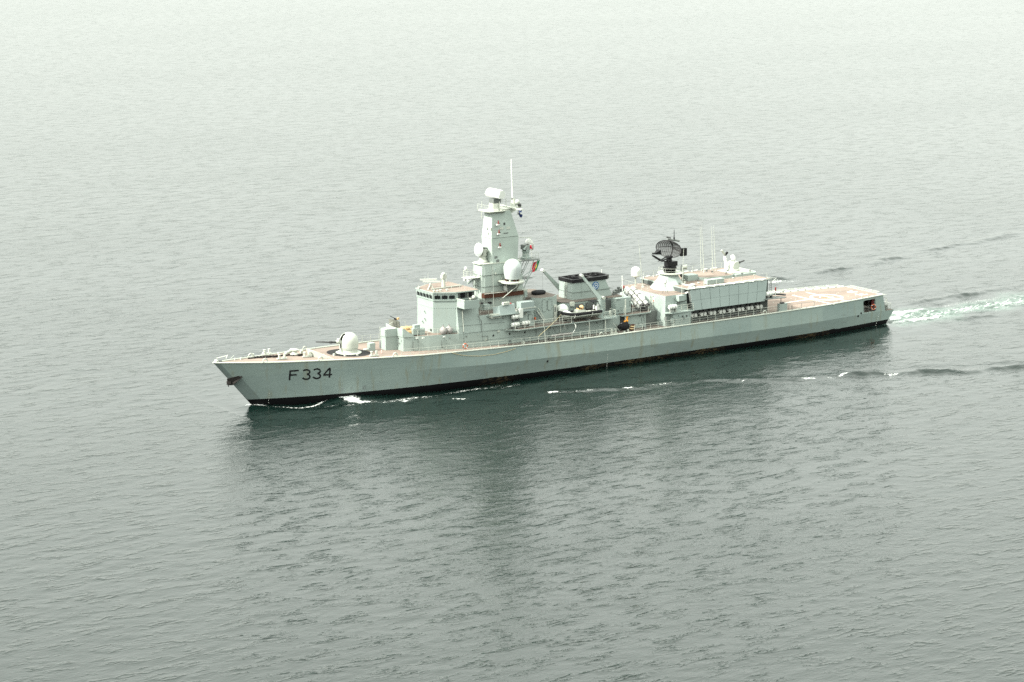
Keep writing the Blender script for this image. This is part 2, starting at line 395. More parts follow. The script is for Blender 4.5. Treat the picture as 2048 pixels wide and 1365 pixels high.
# pale edge strips and folded safety nets round the flight deck
for sgn in (-1, 1):
    xs = np.linspace(100, XU_END-.1, 16)
    build(MB().loft([[(x, sgn*(float(hb(x, zd(x)))-.10), FZ+.004), (x, sgn*(float(hb(x, zd(x)))-.62), FZ+.004)] for x in xs], closed=False), 'deck_edge_strip', 'lightgrey', flight)
def net_panel(A, B, out, drop):
    A, B, out = np.array(A), np.array(B), np.array(out); C_, D_ = B+out, A+out; C_[2] -= drop; D_[2] -= drop
    mb = MB()
    for p, q in ((A, B), (B, C_), (C_, D_), (D_, A)): mb.tube(p, q, .035, n=5)
    for k in range(1, 6):
        f = k/6; mb.tube(A+(B-A)*f, D_+(C_-D_)*f, .014, n=4)
    for k in range(1, 4):
        f = k/4; mb.tube(A+(D_-A)*f, B+(C_-B)*f, .014, n=4)
    build(mb, 'safety_net', 'lightgrey', ship)
xs = np.linspace(99, XU_END-.3, 11)
for x0, x1 in zip(xs[:-1], xs[1:]):
    y0, y1 = float(hb(x0, FZ))+.12, float(hb(x1-.12, FZ))+.12
    net_panel((x0, y0, FZ), (x1-.12, y1, FZ), (.1, 1.15, 0), -.12)
ye = float(hb(XU_END, FZ))-.2
for k in range(5):
    y0 = -ye+.1+k*(2*ye-.2)/5; y1 = y0+(2*ye-.2)/5-.12
    net_panel((XU_END+.08, y0, FZ), (XU_END+.08, y1, FZ), (1.1, 0, 0), -.1 if k > 0 else .2)
for i in range(14):                                   # flush deck-edge lights and cleats
    x = 99+i*1.45
    for sgn in (-1, 1):
        build(MB().box(x-.12, x+.12, sgn*(float(hb(x, FZ))-.36)-.08, sgn*(float(hb(x, FZ))-.36)+.08, FZ, FZ+.12), 'deck_edge_light', 'midgrey', flight)

# ------------------------------------------------------------------ markings on the hull side
def hull_stroke(pts, w_px, name, mat, off=.02):
    mb = MB(); P = [np.array(p, float) for p in pts]; L = []; Rr = []
    for i, p in enumerate(P):
        d = P[min(i+1, len(P)-1)]-P[max(i-1, 0)]; d /= np.linalg.norm(d); n = np.array([-d[1], d[0]])*w_px/2
        L.append(hull_at(*(p-n), off)); Rr.append(hull_at(*(p+n), off))
    mb.loft([L, Rr], closed=False); return mb
def arc(cx, cy, rx, ry, a0, a1, n=12): return [(cx+rx*math.cos(R(a0+(a1-a0)*i/n)), cy+ry*math.sin(R(a0+(a1-a0)*i/n))) for i in range(n+1)]
def merge(mbs):
    o = MB()
    for q in mbs: o.add(q.v, q.f)
    return o
build(merge([hull_stroke([(580.6, 741), (579.6, 751), (579, 760.8)], 3.4, '', ''), hull_stroke([(579.6, 742.6), (588, 742), (597.5, 741.2)], 3.2, '', '', .023), hull_stroke([(580, 750.8), (587, 750.2), (593.5, 749.8)], 3, '', '', .026)]), 'hull_letter', 'black', hull)
def three(cx, cy): return merge([hull_stroke(arc(cx, cy-4.9, 6.9, 4.4, 205, 440), 3.2, '', ''), hull_stroke(arc(cx-.4, cy+4.6, 7.6, 5.1, -78, 158), 3.2, '', '', .024)])
build(three(612.6, 749.2), 'hull_letter', 'black', hull); build(three(633.6, 747.6), 'hull_letter', 'black', hull)
build(merge([hull_stroke([(659.4, 736.3), (653, 743.5), (647, 750.6)], 3.0, '', ''), hull_stroke([(646.4, 750.6), (655, 750), (664, 749.3)], 3.0, '', '', .023), hull_stroke([(660, 736.3), (659.5, 746), (658.8, 755.8)], 3.2, '', '', .026)]), 'hull_letter', 'black', hull)
for (xa, ya, xb, yb, n) in ((538.5, 787, 536.5, 810, 6), (1215, 710, 1213.5, 732, 6), (1757.5, 629, 1751.5, 651, 6)):   # draught marks
    mb = MB()
    for i in range(n):
        f = i/(n-1); q = (xa+(xb-xa)*f, ya+(yb-ya)*f)
        mb.add([hull_at(q[0]-.6, q[1]-.7, .03), hull_at(q[0]+.6, q[1]-.7, .03), hull_at(q[0]+.6, q[1]+.7, .03), hull_at(q[0]-.6, q[1]+.7, .03)], [(0, 1, 2, 3)])
    tag(build(mb, 'draught_marks', 'white', hull), kind='stuff')
for (cx, cy, wp, hp) in ((685, 778.5, 6, 5), (703, 777, 4, 5), (728.5, 775.5, 7, 8), (1688, 638, 11, 15)):   # dark touched-up squares
    build(MB().add([hull_at(cx-wp/2, cy-hp/2+.5, .012), hull_at(cx+wp/2, cy-hp/2-.5, .012), hull_at(cx+wp/2, cy+hp/2-.5, .012), hull_at(cx-wp/2, cy+hp/2+.5, .012)], [(0, 1, 2, 3)]), 'paint_patch', paint('patch_grey', (.16, .19, .18), .6), hull)
for (cx, cy) in ((1722, 627), (1716, 632.5), (1095, 723)):
    P = hull_at(cx, cy, .0); build(MB().lathe(P, [(.16, -.1), (.16, .05), (.02, .06)], 12, (0, -1, 0)), 'overboard_discharge', 'black', hull)
# knuckle rubbing strip near the quarterdeck opening
a_ = [hull_at(1706+i*3, 632.3-i*.42, .04) for i in range(14)]
# stem anchor
A0 = hull_at(472, 757, .0)
ap = [Yp(455, 757, -.25), Yp(462, 752.5, -1.2), Yp(480, 747.5, -1.35), Yp(478, 751, -1.4), Yp(468, 762, -1.2), Yp(463, 765, -.5)]
xa = float(xstem(4.2)); an = MB()
an.obox((xa+.45, -.55, 4.3), (1.45, -.9, .42), (.10, .16, 0), (-.15, -.1, .55))
an.tube((xa-.25, -.05, 3.75), (xa+.1, -.2, 4.25), .16).obox((xa-.1, -.25, 3.75), (.5, -.35, .1), (.2, .3, 0), (0, 0, .35))
an.tube((xa-.2, -.1, 3.55), (xa-.1, -.12, 3.2), .06)
an.add([(xa-.35, 0, 4.0), (xa+1.45, -1.2, 4.78), (xa+1.5, -1.24, 4.55), (xa+.3, -.62, 3.45), (xa-.15, -.1, 3.4)], [(0, 1, 2, 3, 4)])
build(an, 'anchor', 'chain', ship, label='dark anchor stowed against the stem')

# ------------------------------------------------------------------ small builders used all over the ship
def pbox(name, pxl, pxr, pyt, pyb, y0, y1, mat, parent=ship, slope=-.133, label=None, taper=0.0):
    """box whose port face (plane y=y0) spans photo columns pxl..pxr, left edge rows pyt..pyb"""
    a = Yp(pxl, pyb, y0); t_ = Yp(pxl, pyt, y0); b_ = Yp(pxr, pyb+slope*(pxr-pxl), y0)
    mb = MB(); q = [(a[0], y0), (b_[0], y0), (b_[0], y1), (a[0], y1)]
    q2 = [(a[0]+taper, y0+taper), (b_[0]-taper, y0+taper), (b_[0]-taper, y1), (a[0]+taper, y1)]
    mb.prism(q, a[2], t_[2], q2)
    return build(mb, name, mat, parent, label=label)
def rrect(x0, x1, z0, z1, r, n=4):
    r = min(r, (x1-x0)/2-.001, (z1-z0)/2-.001); p = []
    for cx, cz, a in ((x1-r, z1-r, 0), (x0+r, z1-r, 90), (x0+r, z0+r, 180), (x1-r, z0+r, 270)):
        p += [(cx+r*math.cos(R(a+90*i/n)), cz+r*math.sin(R(a+90*i/n))) for i in range(n+1)]
    return p
def slab(pts, y0, y1): return MB().hexa([(x, y0, z) for x, z in pts], [(x, y1, z) for x, z in pts])
def wdoor(cx, cy, wp, hp, y, parent=ship):
    P = Yp(cx, cy, y); k = kpx(P); w_, h_ = wp/k/math.cos(AZ)/2, hp/k/2
    s = build(slab(rrect(P[0]-w_-.05, P[0]+w_+.05, P[2]-h_-.05, P[2]+h_+.05, .32), y-.012, y+.05), 'door', 'seal', parent)
    build(slab(rrect(P[0]-w_, P[0]+w_, P[2]-h_, P[2]+h_, .28), y-.045, y), 'door_leaf', 'grey', s)
    for dz in (-.5, 0, .5):
        build(MB().box(P[0]+w_-.10, P[0]+w_+.06, y-.08, y-.03, P[2]+dz*h_*1.2-.03, P[2]+dz*h_*1.2+.03), 'door_dog', 'midgrey', s)
    return s
def wplate(name, cx, cy, wp, hp, y, d, mat, parent=ship):
    P = Yp(cx, cy, y); k = kpx(P); w_, h_ = wp/k/math.cos(AZ)/2, hp/k/2
    return build(MB().box(P[0]-w_, P[0]+w_, y-d, y+.01, P[2]-h_, P[2]+h_), name, mat, parent)
def porthole(cx, cy, y, r=.17, parent=ship):
    P = Yp(cx, cy, y)
    o = build(MB().lathe(P, [(r*1.25, -.02), (r*1.25, .03), (r, .035), (r, .0)], 14, (0, -1, 0)), 'porthole', 'grey', parent)
    build(MB().lathe(P, [(r, .0), (r, .02), (.01, .021)], 14, (0, -1, 0)), 'pane', 'glass', o)
def bar(name, a, b_, r, mat='lightgrey', parent=ship, r2=None, n=8): return build(MB().tube(a, b_, r, r2, n), name, mat, parent, True)
_st = {}
def stanchion(parent, p, h, r=.032, mat='lightgrey'):
    key = (round(h, 2), r, mat)
    if key not in _st:
        o = build(MB().tube((p[0], p[1], p[2]), (p[0], p[1], p[2]+h), r, r*.8, 6), 'stanchion', mat, parent); _st[key] = o; return o
    return copy_at(_st[key], p, parent)
def rail(pts, h=1.05, sp=1.5, wires=3, mat='lightgrey', r=.032, rw=.018, name='guard_rail'):
    pts = [np.array(p, float) for p in pts]; L = [0.0]
    for a, b_ in zip(pts, pts[1:]): L.append(L[-1]+np.linalg.norm(b_-a))
    n = max(1, round(L[-1]/sp)); S = [np.array([np.interp(s, L, [p[i] for p in pts]) for i in range(3)]) for s in np.linspace(0, L[-1], n+1)]
    mb = MB()
    for k in range(wires):
        z = h*(k+1)/wires*.985
        line = [p+np.array([0, 0, z]) for p in (S if len(S) > len(pts) else pts)]
        mb.path(line, rw*(1.25 if k == wires-1 else .8), 5)
    o = build(mb, name, mat, ship); o['kind'] = 'part' if False else o.get('kind', '') or ''
    del o['kind']
    for p in S: stanchion(o, p, h, r, mat)
    return o
def hull_edge(x, sgn=-1, inset=.12): return (x, sgn*(float(hb(x, zd(x)))-inset), float(zd(x)))

# ------------------------------------------------------------------ forecastle
def bollards(px0, px1, py, z=None, stb=False):
    P = Zp((px0+px1)/2, py, float(zd(9)) if z is None else z)
    for _ in range(4): P = Zp((px0+px1)/2, py, float(zd(P[0]))+.02)
    k = kpx(P); L = (px1-px0)/k/.95; d = np.array([.83, -.15*(1 if not stb else -1), 0]); d /= np.linalg.norm(d)
    b0 = build(MB().obox(P+np.array([0, 0, .06]), d*L, np.array([-d[1], d[0], 0])*.42, (0, 0, .14)), 'bollard_base', 'lightgrey', ship)
    for s in (-.27, .27):
        q = P+d*L*s; build(MB().lathe((q[0], q[1], q[2]+.1), [(.15, 0), (.15, .5), (.19, .52), (.19, .6), (.12, .62)], 12), 'bollard_post', 'lightgrey', b0, True)
bollards(523, 544, 708.5, stb=True); bollards(554, 574, 718.4); bollards(605, 623, 714); bollards(739, 757, 712.4); bollards(1219, 1235, 667.5)
def fairlead(px, py, sgn=-1, w_=.75):
    P = Zp(px, py, 6.3)
    for _ in range(6): P = Zp(px, py, float(zd(P[0]))+.1)
    x = P[0]; y = sgn*(float(hb(x, zd(x)))-.12); z = float(zd(x))
    if sgn > 0: pass
    pts = [(x-w_/2+w_/2*(1-math.cos(math.pi*i/10)), y, z+.08+.48*math.sin(math.pi*i/10)) for i in range(11)]
    build(MB().path(pts, .09, 7).obox((x, y, z+.08), (w_+.2, 0, 0), (0, .28, 0), (0, 0, .12)), 'fairlead', 'lightgrey', ship, True)
for q in ((517, 719.5), (633, 717.5), (785, 711), (1203, 672), (1537, 629.5)): fairlead(*q)
P = Zp(495, 712, 6.5); fairlead(495, 712, 1)
for x in (9.5, 17, 24): 
    z = float(zd(x)); y = float(hb(x, z))-.12
    build(MB().path([(x-.35+.35*(1-math.cos(math.pi*i/8)), y, z+.08+.42*math.sin(math.pi*i/8)) for i in range(9)], .08, 6), 'fairlead', 'lightgrey', ship, True)
# bow roller, bullring, folded jackstaff
build(MB().box(.25, .75, -.16, .16, 6.8, 7.1), 'bullring', 'lightgrey', ship)
build(MB().tube((.55, -.35, 7.05), (.55, .35, 7.05), .16, n=10), 'bow_roller', 'lightgrey', ship, True)
build(MB().tube((1.15, -.25, 6.95), (1.15, .25, 6.95), .14, n=10), 'bow_roller', 'dark', ship, True)
bar('jackstaff', Zp(433, 717, 7.0), Yp(455, 711.5, .2), .05)
bar('jackstaff_strut', Yp(452, 718, -.3), Yp(455, 710.5, .1), .05); bar('jackstaff_strut', Yp(461, 718, -.2), Yp(468, 711, .1), .03)
# capstan, chains, chain stoppers
P = Zp(589, 709.5, 6.15); build(MB().lathe(P, [(.62, 0), (.62, .14), (.36, .2), (.3, .45), (.55, .62), (.6, .72), (.4, .78)], 20), 'capstan', 'lightgrey', ship, True)
P2 = Zp(577, 707.5, 6.2); build(MB().tube(P2+np.array([-.7, -.35, .15]), P2+np.array([.6, .2, .3]), .2, .26).ell(P2+np.array([.6, .2, .35]), .3, .3, .28), 'hawse_pipe_cover', 'lightgrey', ship, True)
def chain(name, pts, r=.075):
    mb = MB(); pts = [np.array(p) for p in pts]; L = 0
    for a, b_ in zip(pts, pts[1:]):
        n = int(np.linalg.norm(b_-a)/.24)
        for i in range(n):
            c = a+(b_-a)*(i+.5)/n; d = (b_-a)/n*1.05
            s = np.array([-d[1], d[0], 0]); s /= np.linalg.norm(s)
            mb.obox(c+np.array([0, 0, .05]), d, s*(.2 if i % 2 else .07), (0, 0, .07 if i % 2 else .18))
    o = build(mb, name, 'chain', ship); o['kind'] = 'stuff'
zz = float(zd(7))-.02
chain('anchor_chain', [Zp(485, 716.2, 6.45), Zp(520, 714.3, 6.35), Zp(573, 711, 6.12)])
chain('anchor_chain', [Zp(496, 718, 6.45), Zp(515, 716.6, 6.35), Zp(526, 717, 6.3), Zp(560, 713.6, 6.15), Zp(580, 712, 6.1)])
chain('anchor_chain', [Zp(573, 711.5, 6.12), Zp(585, 712.6, 6.1), Zp(597, 711, 6.05), Zp(588, 709.8, 6.05), Zp(576, 710.6, 6.05)])
for q in ((537, 715.6), (550, 714.7), (600, 709.5)):
    P = Zp(*q, 6.25); build(MB().box(P[0]-.35, P[0]+.35, P[1]-.18, P[1]+.18, float(zd(P[0]))-.05, float(zd(P[0]))+.2), 'chain_stopper', 'chain', ship)
for q in ((603, 707, .4), (568, 716.3, .25), (482, 719.5, .2), (470, 720.5, .18), (506, 712.5, .3), (540, 710, .2), (557, 709, .2), (647, 713.5, .3), (668, 712, .25), (690, 713, .25), (715, 711.5, .2)):
    P = Zp(q[0], q[1], 6.2)
    for _ in range(4): P = Zp(q[0], q[1], float(zd(P[0]))-.04)
    build(MB().box(P[0]-q[2]/2, P[0]+q[2]/2, P[1]-.14, P[1]+.14, P[2], P[2]+.15+q[2]*.6), 'deck_fitting', 'lightgrey', ship)
# breakwater, two curved wings
for sgn in (-1, 1):
    rg = []
    for i in range(11):
        f = i/10; x = 15.3+2.0*f**1.6; y = sgn*(.02+3.4*f); hgt = 1.05*(1-f**1.8)+.05; z = float(zd(x))-.06
        rg.append([(x, y, z), (x+.06, y, z), (x-.25*hgt+.06, y, z+hgt), (x-.25*hgt, y, z+hgt)])
    build(MB().loft(rg), 'breakwater', 'lightgrey', ship)
# gun: black turntable mat, barbette, shield with slot, barrel
GX, GZ = 21.75, float(zd(21.75))-.05
build(MB().loft([[(GX+r_*math.cos(6.28319*k/48), r_*math.sin(6.28319*k/48), float(zd(GX+r_*math.cos(6.28319*k/48)))-.04+h_) for k in range(48)] for r_, h_ in ((3.15, -.05), (3.15, .006), (1.2, .008))], caps=False), 'gun_deck_mat', 'rubber', ship)
gun = build(MB().lathe((GX, 0, GZ), [(1.85, 0), (1.85, .1), (1.5, .16), (1.32, .2), (1.28, .62), (1.36, .66), (1.36, .74), (1.0, .76)], 40), 'gun_mount', 'lightgrey', ship, True, 'pale domed deck gun with dark barrel')
prof = [(1.2, .74), (1.36, .80), (1.38, 1.4), (1.37, 1.75), (1.30, 2.1), (1.15, 2.42), (.92, 2.68), (.62, 2.86), (.3, 2.95), (.05, 2.97)]
sh = MB(); n = 48; ringsg = []
for r_, h_ in prof: ringsg.append([(GX+.05+r_*1.0*math.cos(6.28319*k/n), r_*.98*math.sin(6.28319*k/n), GZ+h_) for k in range(n)])
vs = [p for r_ in ringsg for p in r_]; fs = []
for j in range(len(prof)-1):
    for i in range(n):
        k = (i+1) % n; f = (j*n+i, j*n+k, (j+1)*n+k, (j+1)*n+i); c = np.mean([vs[q] for q in f], 0)
        if c[0] < GX and abs(c[1]) < .26 and c[2] < GZ+2.8: continue
        fs.append(f)
sh.add(vs, fs); build(sh, 'gun_shield', 'lightgrey', gun, True, recalc=False)
build(MB().lathe((GX+.12, 0, GZ), [(1.05, .75), (1.12, 1.6), (1.0, 2.15), (.7, 2.55), (.1, 2.7)], 28), 'gun_slot_lining', 'midgrey', gun, True)
B0, B1 = np.array([GX-1.0, 0, GZ+1.62]), np.array(Yp(631.6, 684.3, 0)); bd = (B1-B0)/np.linalg.norm(B1-B0)
build(MB().path([B0, B0+bd*1.0, B0+bd*1.02, B0+bd*1.75, B0+bd*1.77, B0+bd*2.1, B0+bd*2.12, B1], [.24, .24, .15, .14, .2, .2, .1, .075], 12), 'gun_barrel', 'dark', gun, True)
build(MB().path([B0, B0+bd*1.05], [.27, .25], 12).box(B0[0]-.75, B0[0]-.5, -.28, .28, B0[2]+.1, B0[2]+.6), 'gun_cradle', 'lightgrey', gun)
build(MB().box(GX-1.25, GX-.95, -.22, .22, GZ+.8, GZ+1.4), 'gun_slot_gear', 'dark', gun)
P = Zp(742.5, 700.8, 5.62); build(MB().box(P[0]-.45, P[0]+.45, P[1]-.4, P[1]+.4, P[2]-.1, P[2]+1.08), 'deck_locker', 'grey', ship)
P = Zp(731, 700, 5.66); build(MB().lathe(P, [(.35, -.05), (.35, .1), (.1, .16)], 14), 'deck_vent', 'lightgrey', ship, True)
bar('pink_painted_post', Zp(763, 708, 5.5)+np.array([0, 0, -.05]), Zp(763, 708, 5.5)+np.array([0, 0, .55]), .07, plain('pale_pink_paint', (.7, .38, .36), .5))

# ------------------------------------------------------------------ forward deckhouse and bridge
Z1 = 7.52                                            # deck on top of the forward house
def sym(port): return port + [(x, -y) for x, y in reversed(port)]
front = [(27.6, -.62), (29.5, -.75), (29.55, -2.3), (33.2, -3.45), (37.6, -4.6)]
house = build(MB().prism(sym(front + [(45.0, -4.6)]), [4.9]*12, [Z1]*12), 'forward_deckhouse', 'grey', ship, label='low grey deckhouse ahead of the bridge')
build(MB().prism(sym([(29.7, -2.15), (33.2, -3.35), (37.6, -4.5), (44.9, -4.5)]), Z1-.02, Z1+.02), 'upper_forward_deck', 'deck', ship)
# raised bulwark with sloping top round the front of the house
xe = Yp(833, 671.5, -3.3)[0]; zt = Yp(775, 658.6, -.65)[2]; zt2 = Yp(800, 658, -2.3)[2]
for sgn in (-1, 1):
    path = [(27.6, .62), (29.5, .75), (29.55, 2.3), (xe, float(np.interp(xe, [29.55, 33.2], [2.3, 3.45])))]
    zs = [zt, zt, zt2, Z1+.03]
    for i, ((a, za), (b_, zb)) in enumerate(zip(zip(path, zs), zip(path[1:], zs[1:]))):
        d = np.array(b_)-np.array(a); nn = np.array([-d[1], d[0]])/np.linalg.norm(d)*-.10
        q = [(a[0], sgn*a[1]), (b_[0], sgn*b_[1]), (b_[0]-nn[0], sgn*(b_[1]-nn[1])), (a[0]-nn[0], sgn*(a[1]-nn[1]))]
        build(MB().prism(q, Z1-.01, [za, zb, zb, za]), 'sloping_bulwark', 'grey', house)
build(MB().prism([(27.6, -.55), (27.6, .55), (29.5, .7), (29.5, -.7)], zt-.12, zt-.03), 'bulwark_platform', 'lightgrey', house)
build(MB().box(27.50, 27.6, -.6, .6, Z1, zt-.02), 'bulwark_front', 'grey', house)
wdoor(832, 691, 9.5, 22, -3.05, house)
for q in ((888.7, 687.5, 8.5, 18), ): wdoor(q[0], q[1], q[2], q[3], -4.05, house)
wdoor(921.5, 684.5, 11, 22, -4.52, house)
for q in ((834, 676.8, -3.15), (846, 676.4, -3.5), (888, 673.8, -4.1)): wplate('wall_lamp', q[0], q[1], 4.2, 2, q[2]-.1, .12, 'white', house)
for q in ((899, 677, -4.3), (796.5, 677.5, -1.6)): wplate('wall_fitting', q[0], q[1], 1.6, 3, q[2]-.1, .1, 'midgrey', house)
P = Xp(797.5, 686, 29.45); build(MB().path([P+np.array([-.06, -.3, .05]), P+np.array([-.1, -.1, -.08]), P+np.array([-.1, .2, .06])], .04, 5), 'hose_hook', 'midgrey', house)
P = Zp(765, 697.5, 5.5); build(MB().lathe(P+np.array([0, .35, 0]), [(.28, 0), (.3, .2), (.3, 1.0), (.2, 1.15), (.05, 1.2)], 14), 'vent_pipe', 'midgrey', ship, True)
P = Zp(763.5, 663, Z1); bar('flag_pole', (27.6, .75, Z1-.6), (27.5, .8, Z1+1.25), .045)
# dark curved screen with a machine gun on the upper deck
C_ = Zp(791, 656.5, Z1); rg = []
for i in range(13):
    a = R(150+130*i/12); x, y = C_[0]+.95*math.cos(a), C_[1]+.85*math.sin(a); h_ = 1.45-.012*max(0, i-6)**2
    rg.append([(x, y, Z1), (x+.05*math.cos(a), y+.05*math.sin(a), Z1), (x+.05*math.cos(a), y+.05*math.sin(a), Z1+h_), (x, y, Z1+h_)])
build(MB().loft(rg), 'gun_screen', 'dark' if False else plain('drab_grey_paint', (.13, .135, .115), .7), ship)
mgn = build(MB().lathe((C_[0], C_[1], Z1), [(.12, 0), (.07, .1), (.06, 1.25)], 10), 'machine_gun', 'black', ship)
build(MB().tube((C_[0]+.3, C_[1]-.1, Z1+1.25), (C_[0]-1.0, C_[1]-.15, Z1+1.9), .045).obox((C_[0], C_[1]-.1, Z1+1.35), (.55, 0, -.1), (0, .18, 0), (.03, 0, .22)), 'gun_body', 'black', mgn)
build(MB().box(C_[0]+.1, C_[0]+.4, C_[1]-.45, C_[1]-.2, Z1+1.3, Z1+1.55), 'ammunition_box', 'yellow', mgn)
bar('machine_gun_screen_stay', (C_[0]-1.5, C_[1]-.6, Z1+.8), (C_[0]-.8, C_[1]-.6, Z1+1.1), .04, parent=ship)
# grey console boxes
pbox('deck_box', 826.5, 839, 658, 671, -2.55, -1.5, 'grey'); pbox('deck_box', 839.5, 850, 658.5, 672.5, -2.5, -1.4, 'grey'); pbox('deck_box_top', 829, 840, 651.3, 658, -2.3, -1.7, 'grey')
bar('whip_antenna', Yp(835, 652, -2), Yp(838, 645, -2), .02)

# bridge tower
BF = [(34.75, -2.15), (37.65, -3.8), (41.4, -3.8)]
BZ = 12.38
tower = build(MB().prism(sym(BF), Z1-.02, BZ), 'bridge_tower', 'grey', ship, label='tall grey bridge tower with a pale front face')
for z in (11.2,):      # rivet rows under the windows
    for (a, b_), n in (((BF[0], BF[1]), 11), (((34.75, 2.15), BF[0]), 13)):
        for i in range(n):
            f = (i+.5)/n; p = np.array(a)+(np.array(b_)-np.array(a))*f
            build(MB().box(p[0]-.035, p[0]+.035, p[1]-.04, p[1]+.04, z-.05, z+.04), 'rivet', 'grey2', tower)
# wheelhouse band leaning outwards, roof
lean = .16; BT = 13.40
def off(poly, d):
    c = np.mean(np.array(poly), 0); return [(x-d if x < 40 else x, y-d if y < 0 else y+d) for x, y in poly]
band0 = sym([(34.75, -2.15), (37.65, -3.8), (38.0, -3.8)]); band1 = off(band0, lean)
wheel = build(MB().prism(band0, BZ+.01, BT, band1), 'wheelhouse', 'grey', ship)
build(MB().prism(off(sym(BF), .10), BZ-.08, BZ+.03), 'window_ledge', 'grey', wheel)
roofp = off(sym([(34.75, -2.15), (37.65, -3.85), (41.4, -3.95)]), .20)
roof = build(MB().prism(roofp, BT+.005, BT+.14), 'bridge_roof', 'grey', ship)
build(MB().prism(off(sym([(34.75, -2.15), (37.65, -3.85), (41.4, -3.95)]), .10), BT+.13, BT+.165), 'bridge_roof_deck', 'deck', roof)
def window_on(a0, b0, f0, f1, z0, z1):
    """pane in the leaning band between bottom points a0->b0"""
    A, B_ = np.array(a0), np.array(b0); d = (B_-A)/np.linalg.norm(B_-A); nrm = np.array([d[1], -d[0]])
    if nrm[0] > 0: nrm = -nrm
    L = np.linalg.norm(B_-A)
    def pt(s, z, o): 
        q = A+d*s*L+nrm*(o+lean*(1.25 if abs(d[0]) > .3 else 1.0)*(z-BZ)/(BT-BZ)); return (q[0], q[1], z)
    def sl(m0, m1, za, zb, o0, o1):
        pr = rrect(f0*L+m0, f1*L-m1, za, zb, .10)
        return MB().hexa([pt(s/L, z, o0) for s, z in pr], [pt(s/L, z, o1) for s, z in pr])
    fr = build(sl(-.06, -.06, z0-.06, z1+.06, -.02, .03), 'window_frame', 'grey', wheel)
    build(sl(0, 0, z0, z1, -.01, .045), 'window_pane', 'glass', fr)
    q = pt((f0+f1)/2, z1+.16, .06); q2 = pt((f0+f1)/2-.03, z1-.12, .06)
    build(MB().tube(q, q2, .022, n=5), 'wiper', 'black', fr)
for i in range(5): window_on((34.75, 2.15), (34.75, -2.15), .03+i*.195, .03+i*.195+.155, 12.55, 13.08)
for i in range(3): window_on((34.75, -2.15), (37.65, -3.8), .06+i*.315, .06+i*.315+.25, 12.53, 13.06)
for i in range(3): window_on((34.75, 2.15), (37.65, 3.8), .06+i*.315, .06+i*.315+.25, 12.53, 13.06)
# bridge wings: open box outboard, dark doorway behind, roof carried aft
for sgn in (-1, 1):
    x0, x1, yi, yo = 37.7, 40.35, sgn*3.82, sgn*5.9; zb, zt_ = 11.3, 12.5
    wing = build(MB().box(x0, x1, min(yi, yo), max(yi, yo), zb, zb+.12), 'bridge_wing', 'grey', ship)
    build(MB().box(x0, x0+.09, min(yi, yo), max(yi, yo), zb+.12, zt_), 'wing_bulwark', 'grey', wing)
    build(MB().box(x0+.09, x1, min(yo, yo-sgn*.09), max(yo, yo-sgn*.09), zb+.12, zt_), 'wing_bulwark', 'grey', wing)
    build(MB().box(x1-.09, x1, min(yi, yo-sgn*.09), max(yi, yo-sgn*.09), zb+.12, zt_), 'wing_bulwark', 'grey', wing)
    build(MB().box(x0-.06, x0+.16, min(yi, yo+sgn*.05), max(yi, yo+sgn*.05), zt_, zt_+.09), 'wing_wind_deflector', 'lightgrey', wing)
    build(MB().hexa([(37.66, sgn*3.79, 7.4), (41.35, sgn*3.79, 7.4), (41.35, sgn*4.6, 7.4), (37.66, sgn*4.6, 7.4)], [(37.66, sgn*3.79, zb-.01), (41.35, sgn*3.79, zb-.01), (41.35, sgn*3.95, zb-.01), (37.66, sgn*3.95, zb-.01)]), 'tower_skirt', 'grey', tower)
    build(MB().box(37.95, 41.3, sgn*3.0-.04, sgn*3.0+.04, BZ, BT), 'wing_inner_wall', 'midgrey', wheel)
    for xx in (38.9, 40.1): build(MB().box(xx, xx+.75, min(sgn*3.03, sgn*3.1), max(sgn*3.03, sgn*3.1), BZ+.05, BT-.1), 'wing_door', 'black', wheel)
    ped = build(MB().lathe((39.4, sgn*4.9, zb+.1), [(.16, 0), (.1, .1), (.1, 1.05), (.2, 1.1), (.2, 1.2)], 12), 'pelorus', 'lightgrey', wing)
    build(MB().ell((39.7, sgn*5.3, zt_+.28), .28, .28, .28), 'signal_lamp', 'lightgrey', ped, True); build(MB().lathe((39.95, sgn*5.0, zb+.1), [(.2, 0), (.2, 1.2), (.28, 1.25), (.28, 1.5), (.1, 1.6)], 10), 'wing_console', 'dark', wing)
    for xx, yy in ((41.3, 3.75), (39.7, 3.8)): bar('roof_post', (xx, sgn*yy, BZ), (xx, sgn*yy, BT), .04, parent=wing)
    build(MB().box(38.0, 41.4, min(sgn*.2, sgn*2.9), max(sgn*.2, sgn*2.9), BZ, BT-.02), 'chart_house', 'midgrey', wheel)
# grab hooks on the pale front
for q in ((850, 623, 34.72), (850.5, 638, 34.72), (846, 643, 34.72)):
    P = Xp(*q); build(MB().path([P+np.array([-.03, .18, -.1]), P+np.array([-.1, 0, .1]), P+np.array([-.05, -.2, -.3])], .03, 5), 'wall_hook', 'dark', tower)
P = Xp(862, 660, 34.72); build(MB().lathe(P, [(.17, -.02), (.17, .1), (.1, .12)], 12, (-1, 0, 0)), 'fire_hydrant', 'dark', tower)
